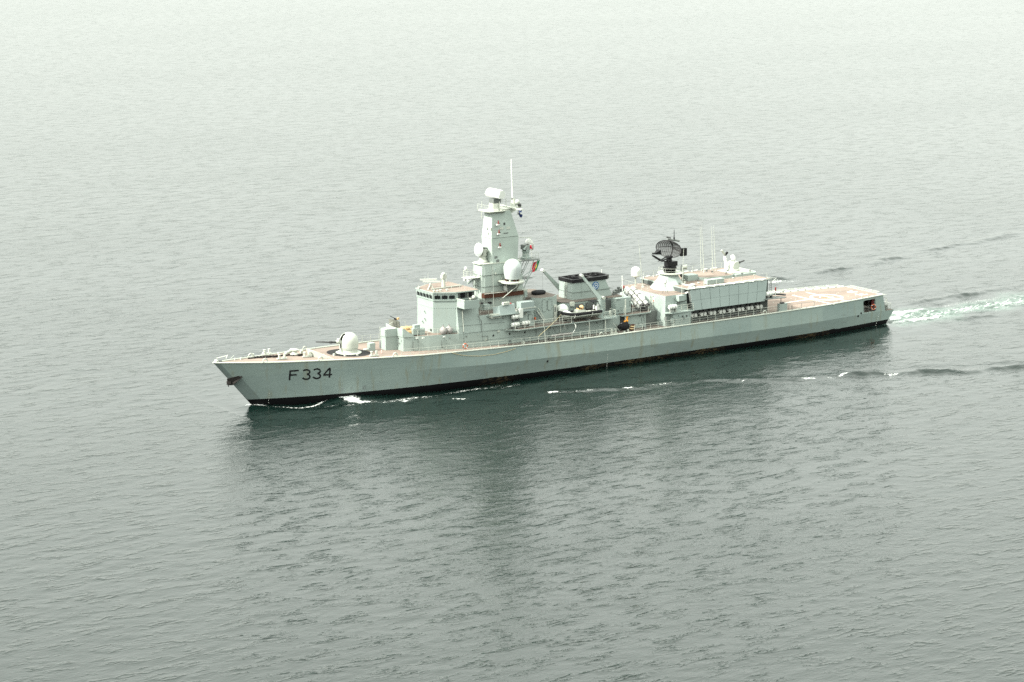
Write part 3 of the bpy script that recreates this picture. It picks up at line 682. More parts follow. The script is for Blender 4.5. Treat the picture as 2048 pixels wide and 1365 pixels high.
# roof gear: navigation radar, bar antenna, rails
rz = BT+.165
pz = Zp(887, 577, rz); nav = build(MB().lathe(pz, [(.32, 0), (.28, .6), (.22, 1.3), (.3, 1.35), (.3, 1.5)], 14), 'navigation_radar', 'lightgrey', ship, True)
build(MB().box(pz[0]-.35, pz[0]+.35, pz[1]-.3, pz[1]+.3, rz+1.5, rz+1.95).ell((pz[0], pz[1], rz+2.1), .3, .3, .25), 'radar_gearbox', 'lightgrey', nav)
build(MB().obox((pz[0]-1.4, pz[1]+1.9, rz+1.16), Vector((2.1, -1.3, .05)), Vector((.1, .16, 0)), (0, 0, .2)), 'radar_scanner_bar', 'lightgrey', nav)
p2 = Zp(861.5, 580, rz); build(MB().path([p2+np.array([-.4, .1, 0]), p2+np.array([-.1, 0, .7]), p2+np.array([0, 0, 1.0])], .12, 8).path([p2+np.array([.4, -.3, 0]), p2+np.array([0, 0, .8])], .09, 6).path([p2+np.array([.1, .5, 0]), p2+np.array([0, 0, .8])], .09, 6), 'radar_tripod', 'lightgrey', ship)
build(MB().obox(p2+np.array([.25, .2, 1.15]), Vector((2.2, -1.6, 0))*.95, Vector((.12, .17, 0)), (0, 0, .2)), 'scanner_bar', 'lightgrey', ship)
build(MB().obox(Zp(893, 576.5, rz)+np.array([0, 0, .12]), Vector((5.4, .25, 0)), (0, .2, 0), (0, 0, .14)), 'cable_trunk', 'lightgrey', roof)
for q, h_ in (((850, 573), 1.55), ((856, 568), 1.6), ((837, 576), .55), ((882, 565), 1.4), ((893, 566), 1.5), ((903, 580), .9), ((919, 577), .8), ((868, 585.5), .5), ((929, 578.5), .5)):
    P = Zp(*q, rz); bar('roof_antenna', P, P+np.array([0, 0, h_]), .03, r2=.015)
for q in ((838, 578), (868, 584.5), (881, 583), (875, 584.3), (894, 582)):
    P = Zp(*q, rz); build(MB().lathe(P, [(.14, 0), (.14, .15), (.2, .18), (.2, .26), (.03, .3)], 10), 'roof_vent', 'lightgrey', roof, True)

# ------------------------------------------------------------------ midship house, boat deck
Z7 = 7.28
midh = build(MB().prism(sym([(45.0, -4.6), (66.6, -4.6)]), 4.6, Z7-.14), 'midship_house', 'grey', ship)
hs2 = MB().prism(sym([(41.36, -4.58), (50.9, -4.55)]), Z1-.3, 9.72, sym([(41.36, -4.28), (50.9, -4.3)]))
house2 = build(hs2, 'upper_midship_house', 'grey', ship)
build(MB().prism(sym([(41.4, -4.2), (50.85, -4.22)]), 9.72, 9.76), 'signal_deck', 'deckdark', house2)
for sgn in (-1, 1):
    bdk = build(MB().prism([(45.2, sgn*4.55), (47.2, sgn*6.05), (64.2, sgn*6.15), (64.2, sgn*2.5), (45.2, sgn*2.5)], Z7-.13, Z7), 'boat_deck', 'grey', ship)
    build(MB().prism([(45.5, sgn*4.6), (47.3, sgn*5.95), (64.1, sgn*6.05), (64.1, sgn*2.6), (45.5, sgn*2.6)], Z7, Z7+.02), 'boat_deck_surface', 'deckdark', bdk)
    for px_, pyb in ((1091.5, 684), (1181, 675.5), (1213, 671)):
        x = float(Yp(px_, pyb, -6.4)[0]); bar('deck_post', (x, sgn*6.3, 4.9), (x, sgn*6.0, Z7), .07)
# seams and pipes on the long side wall
def seam(pxa, pya, pxb, pyb, y, w_=.022): 
    a, b_ = Yp(pxa, pya, y), Yp(pxb, pyb, y); build(MB().tube(a, b_, w_, n=4), 'weld_seam', 'seal', midh)
for q in ((929, 667.5, 995, 660.5), (995, 660.5, 1010, 659), (932, 684.5, 968, 681.5), (970, 681, 1050, 671.5), (964, 665, 966.5, 684), (927, 662, 928.5, 684), (1034, 677.5, 1092, 670.5), (1104, 652, 1113, 668), (1113, 668, 1150, 664), (1160, 660, 1176, 657)): seam(*q, -4.605)
for q in ((920, 652.5, 963, 649), (968, 648, 1008, 645.5), (927, 655, 926, 624)): seam(*q, -4.47)
bar('wall_pipe', Yp(924.6, 621, -4.15), Yp(926.8, 652, -4.5), .045); bar('wall_pipe', Yp(926.8, 652, -4.62), Yp(927.5, 664, -4.66), .045)
build(MB().path([Yp(955.5, 628, -4.3), Yp(957.5, 635, -4.45), Yp(963, 643, -4.55), Yp(964, 664, -4.66)], .04, 5), 'wall_cable', 'midgrey', ship)
for q in ((986.5, 671.5), (1019, 668), (1049.5, 665.2)): porthole(*q, -4.6, parent=midh)
wplate('wall_bracket', 997, 663, 5, 3, -4.62, .08, 'lightgrey', midh)
n = 16
for i in range(n): wplate('rivet', 930+i*5, 668.6-i*.57, .9, 1.3, -4.6, .03, 'grey2', midh)
# sloping screen box, dark opening pod, decoy box on the signal deck edge
x0 = float(Yp(986, 640, -4.45)[0]); x1 = float(Yp(1027, 622, -4.45)[0])
scr = MB().hexa([(x0, -4.5, 9.62), (x0+.85, -5.15, 9.62), (x1, -5.1, 9.62), (x1, -4.3, 9.62)], [(x0+.1, -4.35, 10.75), (x0+.85, -4.75, 10.85), (x1, -4.7, 10.95), (x1, -4.25, 10.95)])
build(scr, 'signal_deck_screen', 'grey2', house2)
xa_, xb_ = float(Yp(977, 633, -5)[0]), float(Yp(1040, 623, -5)[0])
build(MB().prism([(xa_, -4.25), (xa_+.7, -5.2), (xb_, -5.2), (xb_, -4.25)], 9.5, 9.62), 'signal_deck_sponson', 'grey', house2)
pod = pbox('observation_pod', 983, 1003, 630, 637.5, -5.05, -4.3, 'lightgrey'); P0, P1 = Yp(985.5, 635.8, -5.05), Yp(1001, 630.8, -5.05)
build(MB().box(P0[0], P1[0], -5.07, -5.0, P0[2]-.02, P1[2]-.18), 'pod_window', 'glass', pod)
for q in ((1008, 607, 9, 5, -4.6), (1013.5, 606.5, 5, 5, -4.4)): wplate('signal_box', *q, .5, 'lightgrey')
P = Yp(1021, 608.5, -4.3); build(MB().ell(P, .22, .22, .22), 'red_signal_lamp', 'red', ship, True)
bar('signal_handle', Yp(1010, 606, -4.5), Yp(1012, 599.5, -4.4), .035, 'dark')
lk = pbox('decoy_launcher_housing', 1042, 1069, 606, 624.5, -5.2, -4.05, 'grey2', label='grey box housing with a pale rounded end')
P = Yp(1039.5, 606, -5.15); x0_ = float(Yp(1039.3, 622, -5.15)[0]); 
build(MB().box(x0_-.05, x0_+.5, -5.32, -4.2, 8.85, 10.15), 'housing_end', 'white', lk); build(MB().box(x0_+.3, x0_+2.9, -5.28, -4.0, 10.12, 10.22), 'housing_lid', 'lightgrey', lk)
wdoor(1060.7, 636.5, 8, 14.5, -4.46, house2)
wplate('life_jacket_box', 1069, 637, 2.2, 4.5, -4.7, .25, 'orange', house2)
for q in ((970, 613, 11, 9, -3.4),): wplate('signal_locker', *q, .6, 'grey', house2)
# stair and two-door block
blk = build(MB().prism([(51.6, -3.0), (52.55, -3.95), (54.75, -3.95), (56.1, -2.9), (56.1, 2.9), (54.75, 3.95), (52.55, 3.95), (51.6, 3.0)], Z7-.1, 11.1), 'intake_block', 'grey', ship)
build(MB().prism([(51.7, -2.9), (52.6, -3.85), (54.7, -3.85), (56.0, -2.85), (56.0, 2.85), (54.7, 3.85), (52.6, 3.85), (51.7, 2.9)], 11.1, 11.13), 'intake_block_top', 'deckdark', blk)
wdoor(1088.5, 612, 8, 24, -3.97, blk); wdoor(1099.5, 610, 8, 22, -3.97, blk)
stair = build(MB().tube(Yp(1074, 622, -4.6), Yp(1089, 643, -5.3), .05).tube(Yp(1076, 616, -4.0), Yp(1091, 641, -4.7), .05), 'ladder', 'lightgrey', ship)
a, b_ = Yp(1074, 622, -4.6), Yp(1089, 643, -5.3)
for i in range(9): 
    p = a+(b_-a)*(i+.5)/9; build(MB().obox(p+np.array([.0, .33, 0]), (.25, 0, 0), (0, .62, 0), (0, 0, .03)), 'tread', 'midgrey', stair)
build(MB().prism(sym([(50.9, -1.9), (51.7, -2.6)]), 9.74, 10.75), 'aft_signal_house', 'midgrey', ship)
build(MB().prism(sym([(50.9, -1.9), (51.65, -2.6), (51.9, -2.8)]), 10.76, 11.12), 'dinghy_deck', 'deckdark', ship)
pbox('wall_cabinet', 1108.5, 1114, 611, 645, -4.0, -3.3, 'lightgrey', slope=-.1); pbox('cabinet_louver', 1109.5, 1112.5, 615, 624, -4.02, -3.9, 'midgrey')
P = Zp(1126, 634, Z7); P[1] = -3.7; P[0] = float(Yp(1125, 620, -3.7)[0])
ic = build(MB().lathe((P[0], -3.7, Z7), [(.72, 0), (.72, 1.6), (.6, 1.75)], 18), 'boat_deck_intake', 'midgrey', ship, True)
cv = MB(); cv.loft([[(P[0]+r_*(1+.12*math.sin(5*k+j))*math.cos(6.28319*k/14), -3.7+r_*(1+.12*math.cos(4*k-j))*math.sin(6.28319*k/14), Z7+h_) for k in range(14)] for j, (r_, h_) in enumerate(((.85, 1.55), (.88, 1.85), (.7, 2.2), (.3, 2.45), (.05, 2.4)))]); build(cv, 'intake_canvas_cover', 'white', ic, True)
# ------------------------------------------------------------------ funnel
fbase = build(MB().prism(sym([(57.4, -2.3), (58.5, -3.1), (68.2, -3.1)]), Z7-.05, 9.66), 'funnel_house', 'grey', ship)
build(MB().prism(sym([(57.3, -2.35), (58.45, -3.18), (68.3, -3.18)]), 9.66, 9.74), 'funnel_house_roof', 'deckdark', fbase)
fb = sym([(59.75, -1.72), (61.2, -1.82), (67.2, -1.82)]); ft = sym([(59.85, -1.66), (61.3, -1.74), (65.9, -1.70)])
fun = build(MB().prism(fb, 9.74, 12.38, ft), 'funnel', 'grey', ship, label='grey funnel with black top and round blue badge')
build(MB().prism(off(fb, .05), 10.82, 10.86, off(fb, .035)), 'funnel_seam', 'seal', fun)
capo = sym([(59.7, -1.78), (61.3, -1.88), (66.2, -1.84), (66.9, -1.3)]); 
rimc = MB(); n_ = len(capo); inn_ = [(62.9+(x-62.9)*.9, y*.84) for x, y in capo]
rimc.loft([[(x, y, 12.3) for x, y in capo], [(x, y, 12.82+(x-60)*.012) for x, y in capo], [(x, y, 12.82+(x-60)*.012) for x, y in inn_], [(x, y, 12.35) for x, y in inn_]], caps=False)
cap = build(rimc, 'funnel_cap', 'black', ship and fun)
build(MB().prism(inn_, 12.385, 12.42), 'funnel_cap_floor', 'black', cap)
for cx, cy, rr in ((61.1, -.55, .52), (61.1, .65, .45), (62.8, 0, .62), (64.5, -.5, .5), (64.5, .6, .42), (65.6, 0, .3)):
    build(MB().loft([[(cx+r_*math.cos(6.28319*k/20), cy+r_*math.sin(6.28319*k/20), z) for k in range(20)] for r_, z in ((rr, 12.4), (rr, 13.0), (rr*.86, 13.0), (rr*.86, 12.45))], caps=False), 'exhaust_pipe', 'black', cap, True)
for cx in (61.9, 63.7): build(MB().box(cx-.1, cx+.1, -1.4, 1.4, 12.6, 12.85), 'cap_beam', 'dark', cap)
# ladder on the funnel front
for yy in (-.35, .15): bar('ladder_rail', (59.68, yy, 9.8), (59.8, yy, 12.5), .035, parent=fun)
for i in range(9): bar('ladder_rung', (59.69, -.35, 10+.27*i), (59.69, .15, 10+.27*i), .02, parent=fun)
# round blue badge: disc, white compass ring, four ticks, white inner shape
Pb = Yp(1191.3, 571.6, -1.82); by = -1.80
bdg = build(MB().lathe((Pb[0], by, Pb[2]), [(.60, -.05), (.60, .05), (.02, .05)], 32, (0, -1, .02)), 'badge', 'badgeblue', fun)
def bflat(name, pts, mat='white', o=.058): build(MB().add([(Pb[0]+a, by-o, Pb[2]+b_) for a, b_ in pts], [tuple(range(len(pts)))]), name, mat, bdg)
rg0 = [(Pb[0]+.34*math.cos(6.28319*k/32), by-.058, Pb[2]+.34*math.sin(6.28319*k/32)) for k in range(32)]; rg1 = [(Pb[0]+.42*math.cos(6.28319*k/32), by-.058, Pb[2]+.42*math.sin(6.28319*k/32)) for k in range(32)]
build(MB().loft([rg0, rg1], caps=False), 'badge_ring', 'white', bdg)
for a in (0, 90, 180, 270):
    c_, s_ = math.cos(R(a)), math.sin(R(a)); bflat('badge_point', [(c_*.36-s_*.05, s_*.36+c_*.05), (c_*.57, s_*.57), (c_*.36+s_*.05, s_*.36-c_*.05)], o=.061)
bflat('badge_star', [(0, .3), (.05, .06), (.28, 0), (.05, -.05), (0, -.1), (-.05, -.04), (-.2, 0), (-.04, .06)]); bflat('badge_star', [(-.02, -.1), (-.16, -.2), (-.05, -.06)], o=.060)
# louvres and panels on the funnel house
wplate('louver_panel', 1216.5, 610, 12, 24, -3.1, .03, 'midgrey', fbase)
lv = Yp(1216.5, 610, -3.1)
for i in range(9): build(MB().box(lv[0]-.5, lv[0]+.5, -3.17, -3.12, lv[2]-.75+i*.18, lv[2]-.68+i*.18), 'louver_slat', 'dark', fbase)
for q in ((1158, 615, 17, 15), (1178, 612, 16, 14)): wplate('wall_panel', *q, -3.1, .03, 'midgrey', fbase)
wplate('wall_cabinet', 1143, 608, 8, 8, -3.1, .3, 'lightgrey', fbase)
side = build(MB().box(66.2, 69.0, -4.15, -3.0, Z7, 9.62), 'exhaust_trunk_house', 'grey', ship); wplate('house_shelf', 1236, 598, 10, 1.5, -4.15, .2, 'grey', side)
build(MB().box(69.02, 69.3, -4.0, -3.2, Z7, 8.6), 'breathing_gear_locker', 'black', ship)
for q in ((1244.5, 552, 594), (1203, 540, 556)):
    bar('antenna_post', Yp(q[0]+.9, q[2], -3.6 if q[0] > 1230 else 1.2), Yp(q[0], q[1], -3.6 if q[0] > 1230 else 1.2), .075 if q[0] > 1230 else .06, 'white')
build(MB().lathe(Yp(1247, 577, -2.5), [(.2, 0), (.2, .35), (.05, .4)], 12), 'red_beacon', 'red', ship, True)
for i in range(5):
    P = Yp(1228+i*4.4, 588-i*.3, -1.8+.5*i); build(MB().lathe((P[0], P[1], 9.74), [(.22, 0), (.22, .4+.2*(i % 3)), (.3, .5+.2*(i % 3)), (.05, .75)], 9), 'roof_vent', 'midgrey', fbase)
# ------------------------------------------------------------------ boat cranes
def crane(base, tip, mat='grey'):
    base, tip = np.array(base), np.array(tip); cr = build(MB().lathe((base[0], base[1], Z7), [(.55, 0), (.55, 1.2), (.42, 1.3), (.36, base[2]-Z7-.1)], 16), 'boat_crane', mat, ship, True)
    d = (tip-base)/np.linalg.norm(tip-base); up = np.cross(d, [0, 1, 0]); up /= np.linalg.norm(up)
    build(MB().loft([[c + np.array([0, s*wd, 0]) + up*t_*hg for s, t_ in ((-1, -1), (1, -1), (1, 1), (-1, 1))] for c, wd, hg in ((base, .22, .34), (base+(tip-base)*.5, .19, .24), (tip, .15, .15))]), 'crane_boom', mat, cr)
    build(MB().tube(tip+np.array([0, -.25, 0]), tip+np.array([0, .25, 0]), .24, n=12), 'boom_sheave', 'white', cr, True)
    build(MB().tube(base+np.array([.55, -.35, .1]), base+np.array([.55, .35, .1]), .26, n=14), 'crane_winch', 'lightgrey', cr, True)
    build(MB().tube(base+np.array([1.0, -.3, .0]), base+np.array([1.0, .3, 0]), .17, n=12), 'crane_motor', 'dark', cr, True)
    build(MB().tube(base+np.array([.1, 0, -1.1]), base+(tip-base)*.35, .09), 'boom_ram', 'steel', cr)
    build(MB().tube(tip, tip+np.array([0, 0, -3.2]), .015, n=4), 'hoist_wire', 'dark', cr)
crane(Yp(1200, 598, -4.6), Yp(1163, 551.5, -3.4)); crane(Yp(1124, 582, 4.6), Yp(1085.5, 541, 4.4))
# cage platform beside the crane
pl = build(MB().box(62.3, 65.0, -6.2, -4.3, Z7-.12, Z7+.03), 'crane_platform', 'grey', ship)
rail([(62.5, -6.15, Z7), (64.9, -6.15, Z7), (64.9, -4.4, Z7)], 1.05, 1.2, 3, r=.04, rw=.028)
rail([(62.6, -4.8, Z7+1.0), (63.7, -4.8, Z7+1.0)], 1.1, 1.1, 3, r=.04, rw=.03)
bar('vent_pipe', (64.3, -5.2, Z7), (64.3, -5.2, Z7+.9), .16)
# recess between funnel house and missile deck
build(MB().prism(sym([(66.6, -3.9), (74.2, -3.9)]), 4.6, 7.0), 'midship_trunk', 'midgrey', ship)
mblk = build(MB().box(68.1, 71.5, -4.65, -3.9, 4.6, 7.02), 'workshop_block', 'grey', ship); wdoor(1286, 641, 5, 13, -4.66, mblk)
build(MB().prism([(66.6, -5.2), (71.9, -5.2), (73.2, -3.8), (73.2, 5.2), (66.6, 5.2)], 7.02, 7.16), 'missile_deck', 'grey', ship)
build(MB().prism([(66.7, -5.1), (71.8, -5.1), (73.1, -3.8), (73.1, 5.1), (66.7, 5.1)], 7.16, 7.185), 'missile_deck_surface', 'deckdark', ship)
bar('deck_post', (67.3, -5.05, 4.9), (67.3, -5.05, 9.6), .10)
lad = build(MB().tube(Yp(1226, 646, -5), Yp(1240, 664, -5.3), .04).tube(Yp(1228, 643, -4.5), Yp(1242, 661, -4.8), .04), 'ladder', 'lightgrey', ship)
# ------------------------------------------------------------------ missile canisters
hl = build(MB().box(69.0, 71.6, -3.6, -2.4, 7.18, 7.4).box(69.0, 69.2, -3.2, -3.0, 7.4, 8.4), 'missile_launcher', 'midgrey', ship)
T1 = [(1266.5, 573, 1296, 611.5), (1256, 575, 1285, 612.5), (1253, 581.5, 1282.5, 619.5), (1263.5, 580, 1292.5, 618.5)]
L0 = Yp(1297, 612, -4.0); 
ax = np.array([-.02, .875, .485]); ax /= np.linalg.norm(ax)
for i, (a, b_, c_, d_) in enumerate(T1):
    base = Xp(c_-1.5, d_-2, 71.2-(.0 if i in (0, 3) else .85))
    base = Yp(c_-1.5, d_-2.0, -4.1+(.15 if i > 1 else 0))
    cn = build(MB().path([base, base+ax*4.15], [.33, .33], 16), 'missile_canister', plain('canister_grey', (.36, .365, .34), .5), hl, True)
    build(MB().path([base-ax*.28, base+ax*.03], [.33, .39], 16), 'canister_end_cap', 'dark', cn, True); build(MB().path([base+ax*4.1, base+ax*4.3], [.36, .3], 16), 'canister_lid', 'lightgrey', cn, True)
    for s in (.75, 2.3, 3.3): build(MB().path([base+ax*s, base+ax*(s+.13)], [.38, .38], 16), 'canister_band', 'dark' if s > 1 and s < 3 else 'midgrey', cn, True)
    if i == 1: hb0 = base
for dx in (-.5, .55):
    a = hb0+ax*1.2+np.array([dx+.3, 0, -.5]); b2 = hb0+ax*3.2+np.array([dx+.3, 0, -.5])
    build(MB().tube(a, (a[0], a[1]+.1, 7.18), .07).tube(b2, (b2[0], b2[1]-.4, 7.18), .07).tube(b2, (a[0], a[1], 7.25), .06), 'launcher_truss', 'lightgrey' if dx > 0 else 'dark', hl)
rail([(67.0, -5.1, 7.18), (71.6, -5.1, 7.18)], 1.0, 1.5, 2, rw=.014)

# ------------------------------------------------------------------ mast
mbase = build(MB().prism(sym([(43.85, -1.15), (44.3, -1.35), (51.0, -1.85)]), 9.72, 16.55, sym([(43.95, -1.12), (44.4, -1.25), (50.6, -1.55)])), 'mast_house', 'mastgrey', ship, label='tall pale mast house behind the bridge')
for z in (13.2, 14.9): build(MB().prism(sym([(43.86, -1.17), (44.3, -1.36), (50.9, -1.85-.03*(13-z)/3)]), z, z+.035), 'mast_seam', 'seal', mbase)
build(MB().prism(sym([(43.6, -1.0), (44.4, -1.35), (50.65, -1.62)]), 16.55, 16.66), 'tracker_platform', 'lightgrey', mbase)
o8 = lambda x0, x1, w_, c_: [(x0, -w_+c_), (x0+c_*.6, -w_), (x1-c_*.6, -w_), (x1, -w_+c_), (x1, w_-c_), (x1-c_*.6, w_), (x0+c_*.6, w_), (x0, w_-c_)]
mast = build(MB().loft([[(x, y, z) for x, y in pl_] for pl_, z in ((o8(45.55, 50.35, 1.25, .30), 16.6), (o8(45.45, 50.35, 1.32, .10), 20.3), (o8(45.75, 49.15, 1.0, .16), 24.15))]), 'mast', 'mastgrey', ship, label='tapering enclosed grey mast')
build(MB().loft([[(x, y, z) for x, y in pl_] for pl_, z in ((o8(45.43, 50.37, 1.34, .25), 20.28), (o8(45.43, 50.37, 1.34, .25), 20.33))]), 'mast_seam', 'seal', mast)
MT = 24.15
top = build(MB().loft([[(x, y, z) for x, y in pl_] for pl_, z in ((o8(45.7, 48.0, 1.05, .3), MT-.25), (o8(44.75, 48.2, 1.5, .6), MT+.02), (o8(44.7, 48.2, 1.55, .6), MT+.12))]), 'mast_top_platform', 'lightgrey', ship)
rail([(44.8, 1.3, MT+.12), (44.8, -1.0, MT+.12), (45.3, -1.47, MT+.12), (48.1, -1.47, MT+.12)], .95, .9, 3, rw=.016)
build(MB().hexa([(47.6, -.9, MT-.9), (48.3, -.9, MT-.9), (48.3, .9, MT-.9), (47.6, .9, MT-.9)], [(47.3, -1.2, MT+.3), (51.6, -.5, MT+.3), (51.6, .5, MT+.3), (47.3, 1.2, MT+.3)]), 'yard_bracket', 'lightgrey', top)
build(MB().obox((49.4, 0, MT+.36), (.5, 0, 0), (0, 7.0, 0), (0, 0, .16)), 'yardarm', 'lightgrey', top)
W0, W1 = Yp(1025.3, 398, 0), Yp(1022.4, 318.5, 0)
build(MB().lathe((W0[0]+.1, 0, MT+.3), [(.55, 0), (.45, .3), (.26, 1.1), (.24, 1.3)], 14), 'antenna_foot', 'lightgrey', top, True)
build(MB().tube((W0[0], 0, W0[2]-.2), tuple(W0+(W1-W0)*.82), .13, .10, 10).tube(tuple(W0+(W1-W0)*.82), tuple(W1), .09, .06, 8), 'pole_antenna', 'white', top, True)
build(MB().tube(tuple(W0+np.array([0, 0, -.12])), tuple(W0+np.array([0, 0, .1])), .2), 'antenna_collar', 'dark', top)
# search radar on the mast top: pedestal and six-sided antenna box facing forward
SR = Yp(989, 418, 0); sx = SR[0]
sr = build(MB().lathe((sx, 0, MT+.14), [(1.0, 0), (.95, .2), (.85, .25), (.85, 1.0), (.5, 1.05)], 8), 'search_radar', 'lightgrey', ship)
build(MB().box(sx-.55, sx+.75, -.6, .6, MT+1.2, MT+1.85), 'radar_drive_unit', 'midgrey', sr)
hexp = [(-.62, -.15), (-.42, -.52), (.25, -.62), (.62, -.2), (.55, .35), (.2, .62), (-.35, .45)]
cx_, cz_ = sx+.05, MT+2.55
build(MB().loft([[(cx_+a*.98+yy*-.06, yy, cz_+b_*1.0) for a, b_ in hexp] for yy in (-1.75, 1.55)]), 'radar_antenna_box', 'white', sr)
build(MB().box(cx_-.25, cx_+.25, -1.7, 1.5, cz_+.52, cz_+.66), 'iff_bar', 'white', sr)
for q, h_ in (((964, 414), .8), ((963, 421), -1.2), ((1004, 405), 1.2), ((1012, 410), 1.0), ((999, 416), .9), ((1017, 438), -1.0)):
    P = Yp(q[0], q[1], -1.0); bar('mast_fitting', P, P+np.array([0, 0, h_]), .05)
for q in ((1034, 405, .42), (1039, 411, .3)): build(MB().ell(Yp(q[0], q[1], -.3), q[2], q[2], q[2]), 'direction_finder', 'lightgrey' if q[0] < 1036 else 'dark', top, True)
# lamps and plates on the mast sides
for q in ((995, 447), (996.5, 465.5), (998.5, 492), (971, 436)):
    P = Yp(q[0], q[1], -1.30 if q[0] > 980 else .9); y_ = P[1] - .05 if q[0] > 980 else P[1]
    lb = build(MB().obox((P[0]-.05, y_-.12, P[2]-.18), (.5, 0, 0), (0, .3, 0), (0, 0, .2)), 'navigation_light', 'white', mast)
    build(MB().tube((P[0], y_-.16, P[2]-.08), (P[0], y_-.16, P[2]+.42), .085, n=10), 'red_lens', 'red', lb, True); build(MB().box(P[0]+.12, P[0]+.22, y_-.2, y_, P[2]-.3, P[2]+.1), 'light_bracket', 'dark', lb)
def mside(cx, cy, wp, hp, mat, name, d=.06):
    P = Yp(cx, cy, -1.2); y_ = -float(np.interp(P[2], [16.6, 20.3, 24.15], [1.25, 1.32, 1.0])); P = Yp(cx, cy, y_); k = kpx(P); w_, h_ = wp/k/.83/2, hp/k/2
    build(MB().obox((P[0], y_, P[2]), (w_*2, 0, 0), (0, d*2, 0), (0, .17*h_ if P[2] > 20.3 else 0, h_*2)), name, mat, mast)
for q in ((1003, 457, 7, 5), (1016.5, 456, 7, 5)): mside(*q, 'lightgrey', 'sensor_plate')
mside(1008.5, 448, 3, 4.5, 'dark', 'horn'); mside(1011.5, 466.5, 9, 1.2, 'dark', 'vent_slot')
for q in ((992, 515, 6, 5), (995.5, 523, 6, 7)): mside(*q, 'midgrey', 'paint_patch', .012)
for q in ((974, 457), (981.5, 458), (976.5, 467)):
    P = Xp(*q, 45.5); build(MB().box(P[0]-.12, P[0]+.1, P[1]-.15, P[1]+.15, P[2]-.14, P[2]+.14), 'sensor_plate', 'lightgrey', mast)
# tracker dishes
def tracker(bx, by_, bz, nrm, r, mat='lightgrey'):
    nrm = Vector(nrm).normalized(); tr = build(MB().lathe((bx, by_, bz), [(.75, 0), (.75, .25), (.55, .35), (.5, .95), (.6, 1.0), (.6, 1.15)], 16), 'tracking_radar', mat, ship, True)
    for s in (-1, 1): build(MB().obox((bx, by_+s*.5, bz+1.55), (.55, 0, 0), (0, .16, 0), (0, 0, .95)), 'yoke_arm', mat, tr)
    c = Vector((bx, by_, bz+1.9)); dc = c+nrm*.75
    n_ = nrm; prof = [(.02, -.05), (r*.5, .05), (r*.85, .22), (r, .36), (r*.98, .38), (r*.8, .26), (r*.4, .12), (.02, .08)]
    mb = MB().lathe(dc-n_*.3, prof, 28, n_); build(mb, 'dish', 'white', tr, True)
    build(MB().lathe(dc+n_*.06, [(r*.97, 0), (r*.8, .14), (r*.45, .26), (.02, .3)], 28, n_), 'dish_cover', 'radome', tr, True)
    build(MB().obox(c-n_*.25, n_*.9, n_.cross(Vector((0, 0, 1)))*.8, (0, 0, .7)), 'receiver_box', 'midgrey', tr); build(MB().path([c-n_*.2+Vector((0, -.5, .1)), c-n_*.75+Vector((0, -.45, -.3))], .16, 8), 'camera_tube', mat, tr)
P = Zp(957, 529, 16.66); tracker(44.85, 0.05, 16.66, (-.97, -.12, .12), .98)
# aft tracker on a bracketed platform behind the mast
ap_z = float(Yp(1056, 517, 0)[2])
apf = build(MB().prism(sym([(50.2, -1.5), (53.8, -1.5), (54.3, -1.0)]), ap_z-.12, ap_z), 'aft_tracker_platform', 'midgrey', ship)
for sgn in (-1, 1):
    for a, b_ in (((53.9, sgn*1.2, ap_z-.1), (50.7, sgn*1.0, 11.2)), ((52.2, sgn*1.3, ap_z-.1), (50.6, sgn*1.2, 13.6)), ((53.2, sgn*1.1, ap_z-.1), (51.0, sgn*1.5, 12.0)), ((52.9, sgn*1.0, 14.8), (50.6, sgn*1.0, 13.8)), ((51.9, sgn*1.1, 13.1), (50.7, sgn*1.1, 14.6))):
        bar('lattice_strut', a, b_, .05, 'grey', apf)
build(MB().box(50.6, 53.2, -.8, .8, 13.6, 13.68), 'lattice_catwalk', 'midgrey', apf)
rail([(50.4, -1.45, ap_z), (53.8, -1.45, ap_z), (54.2, -.9, ap_z), (54.2, 1.0, ap_z)], .95, 1.1, 2, rw=.014)
tracker(52.5, 0, ap_z, (.96, .1, .18), .95, 'grey')
bar('halyard_spar', Yp(1035.5, 475, -.3), Yp(1064, 476, -.6), .05)
# small lamp platform on the mast house front
lp = build(MB().box(41.7, 43.9, -.75, .95, 14.55, 14.63), 'lamp_platform', 'lightgrey', ship)
rail([(43.8, -.75, 14.63), (41.75, -.75, 14.63), (41.75, .9, 14.63), (43.6, .95, 14.63)], 1.05, .75, 3, rw=.016)
build(MB().obox((42.9, 0, 14.1), (1.6, 0, .7), (0, .25, 0), (0, 0, .2)), 'platform_bracket', 'grey', lp)
for y_ in (-.5, .5): build(MB().lathe((41.95, y_, 14.1), [(.16, 0), (.2, .1), (.2, .3), (.1, .42)], 10), 'flood_lamp', 'white', lp, True)
build(MB().ell((42.2, .6, 15.9), .24, .24, .28), 'lamp_dome', 'white', lp, True)
for y_ in (-.2, .25, .6): bar('pipe', (43.75, y_, 12.6), (43.2, y_, 14.5), .05, parent=lp)
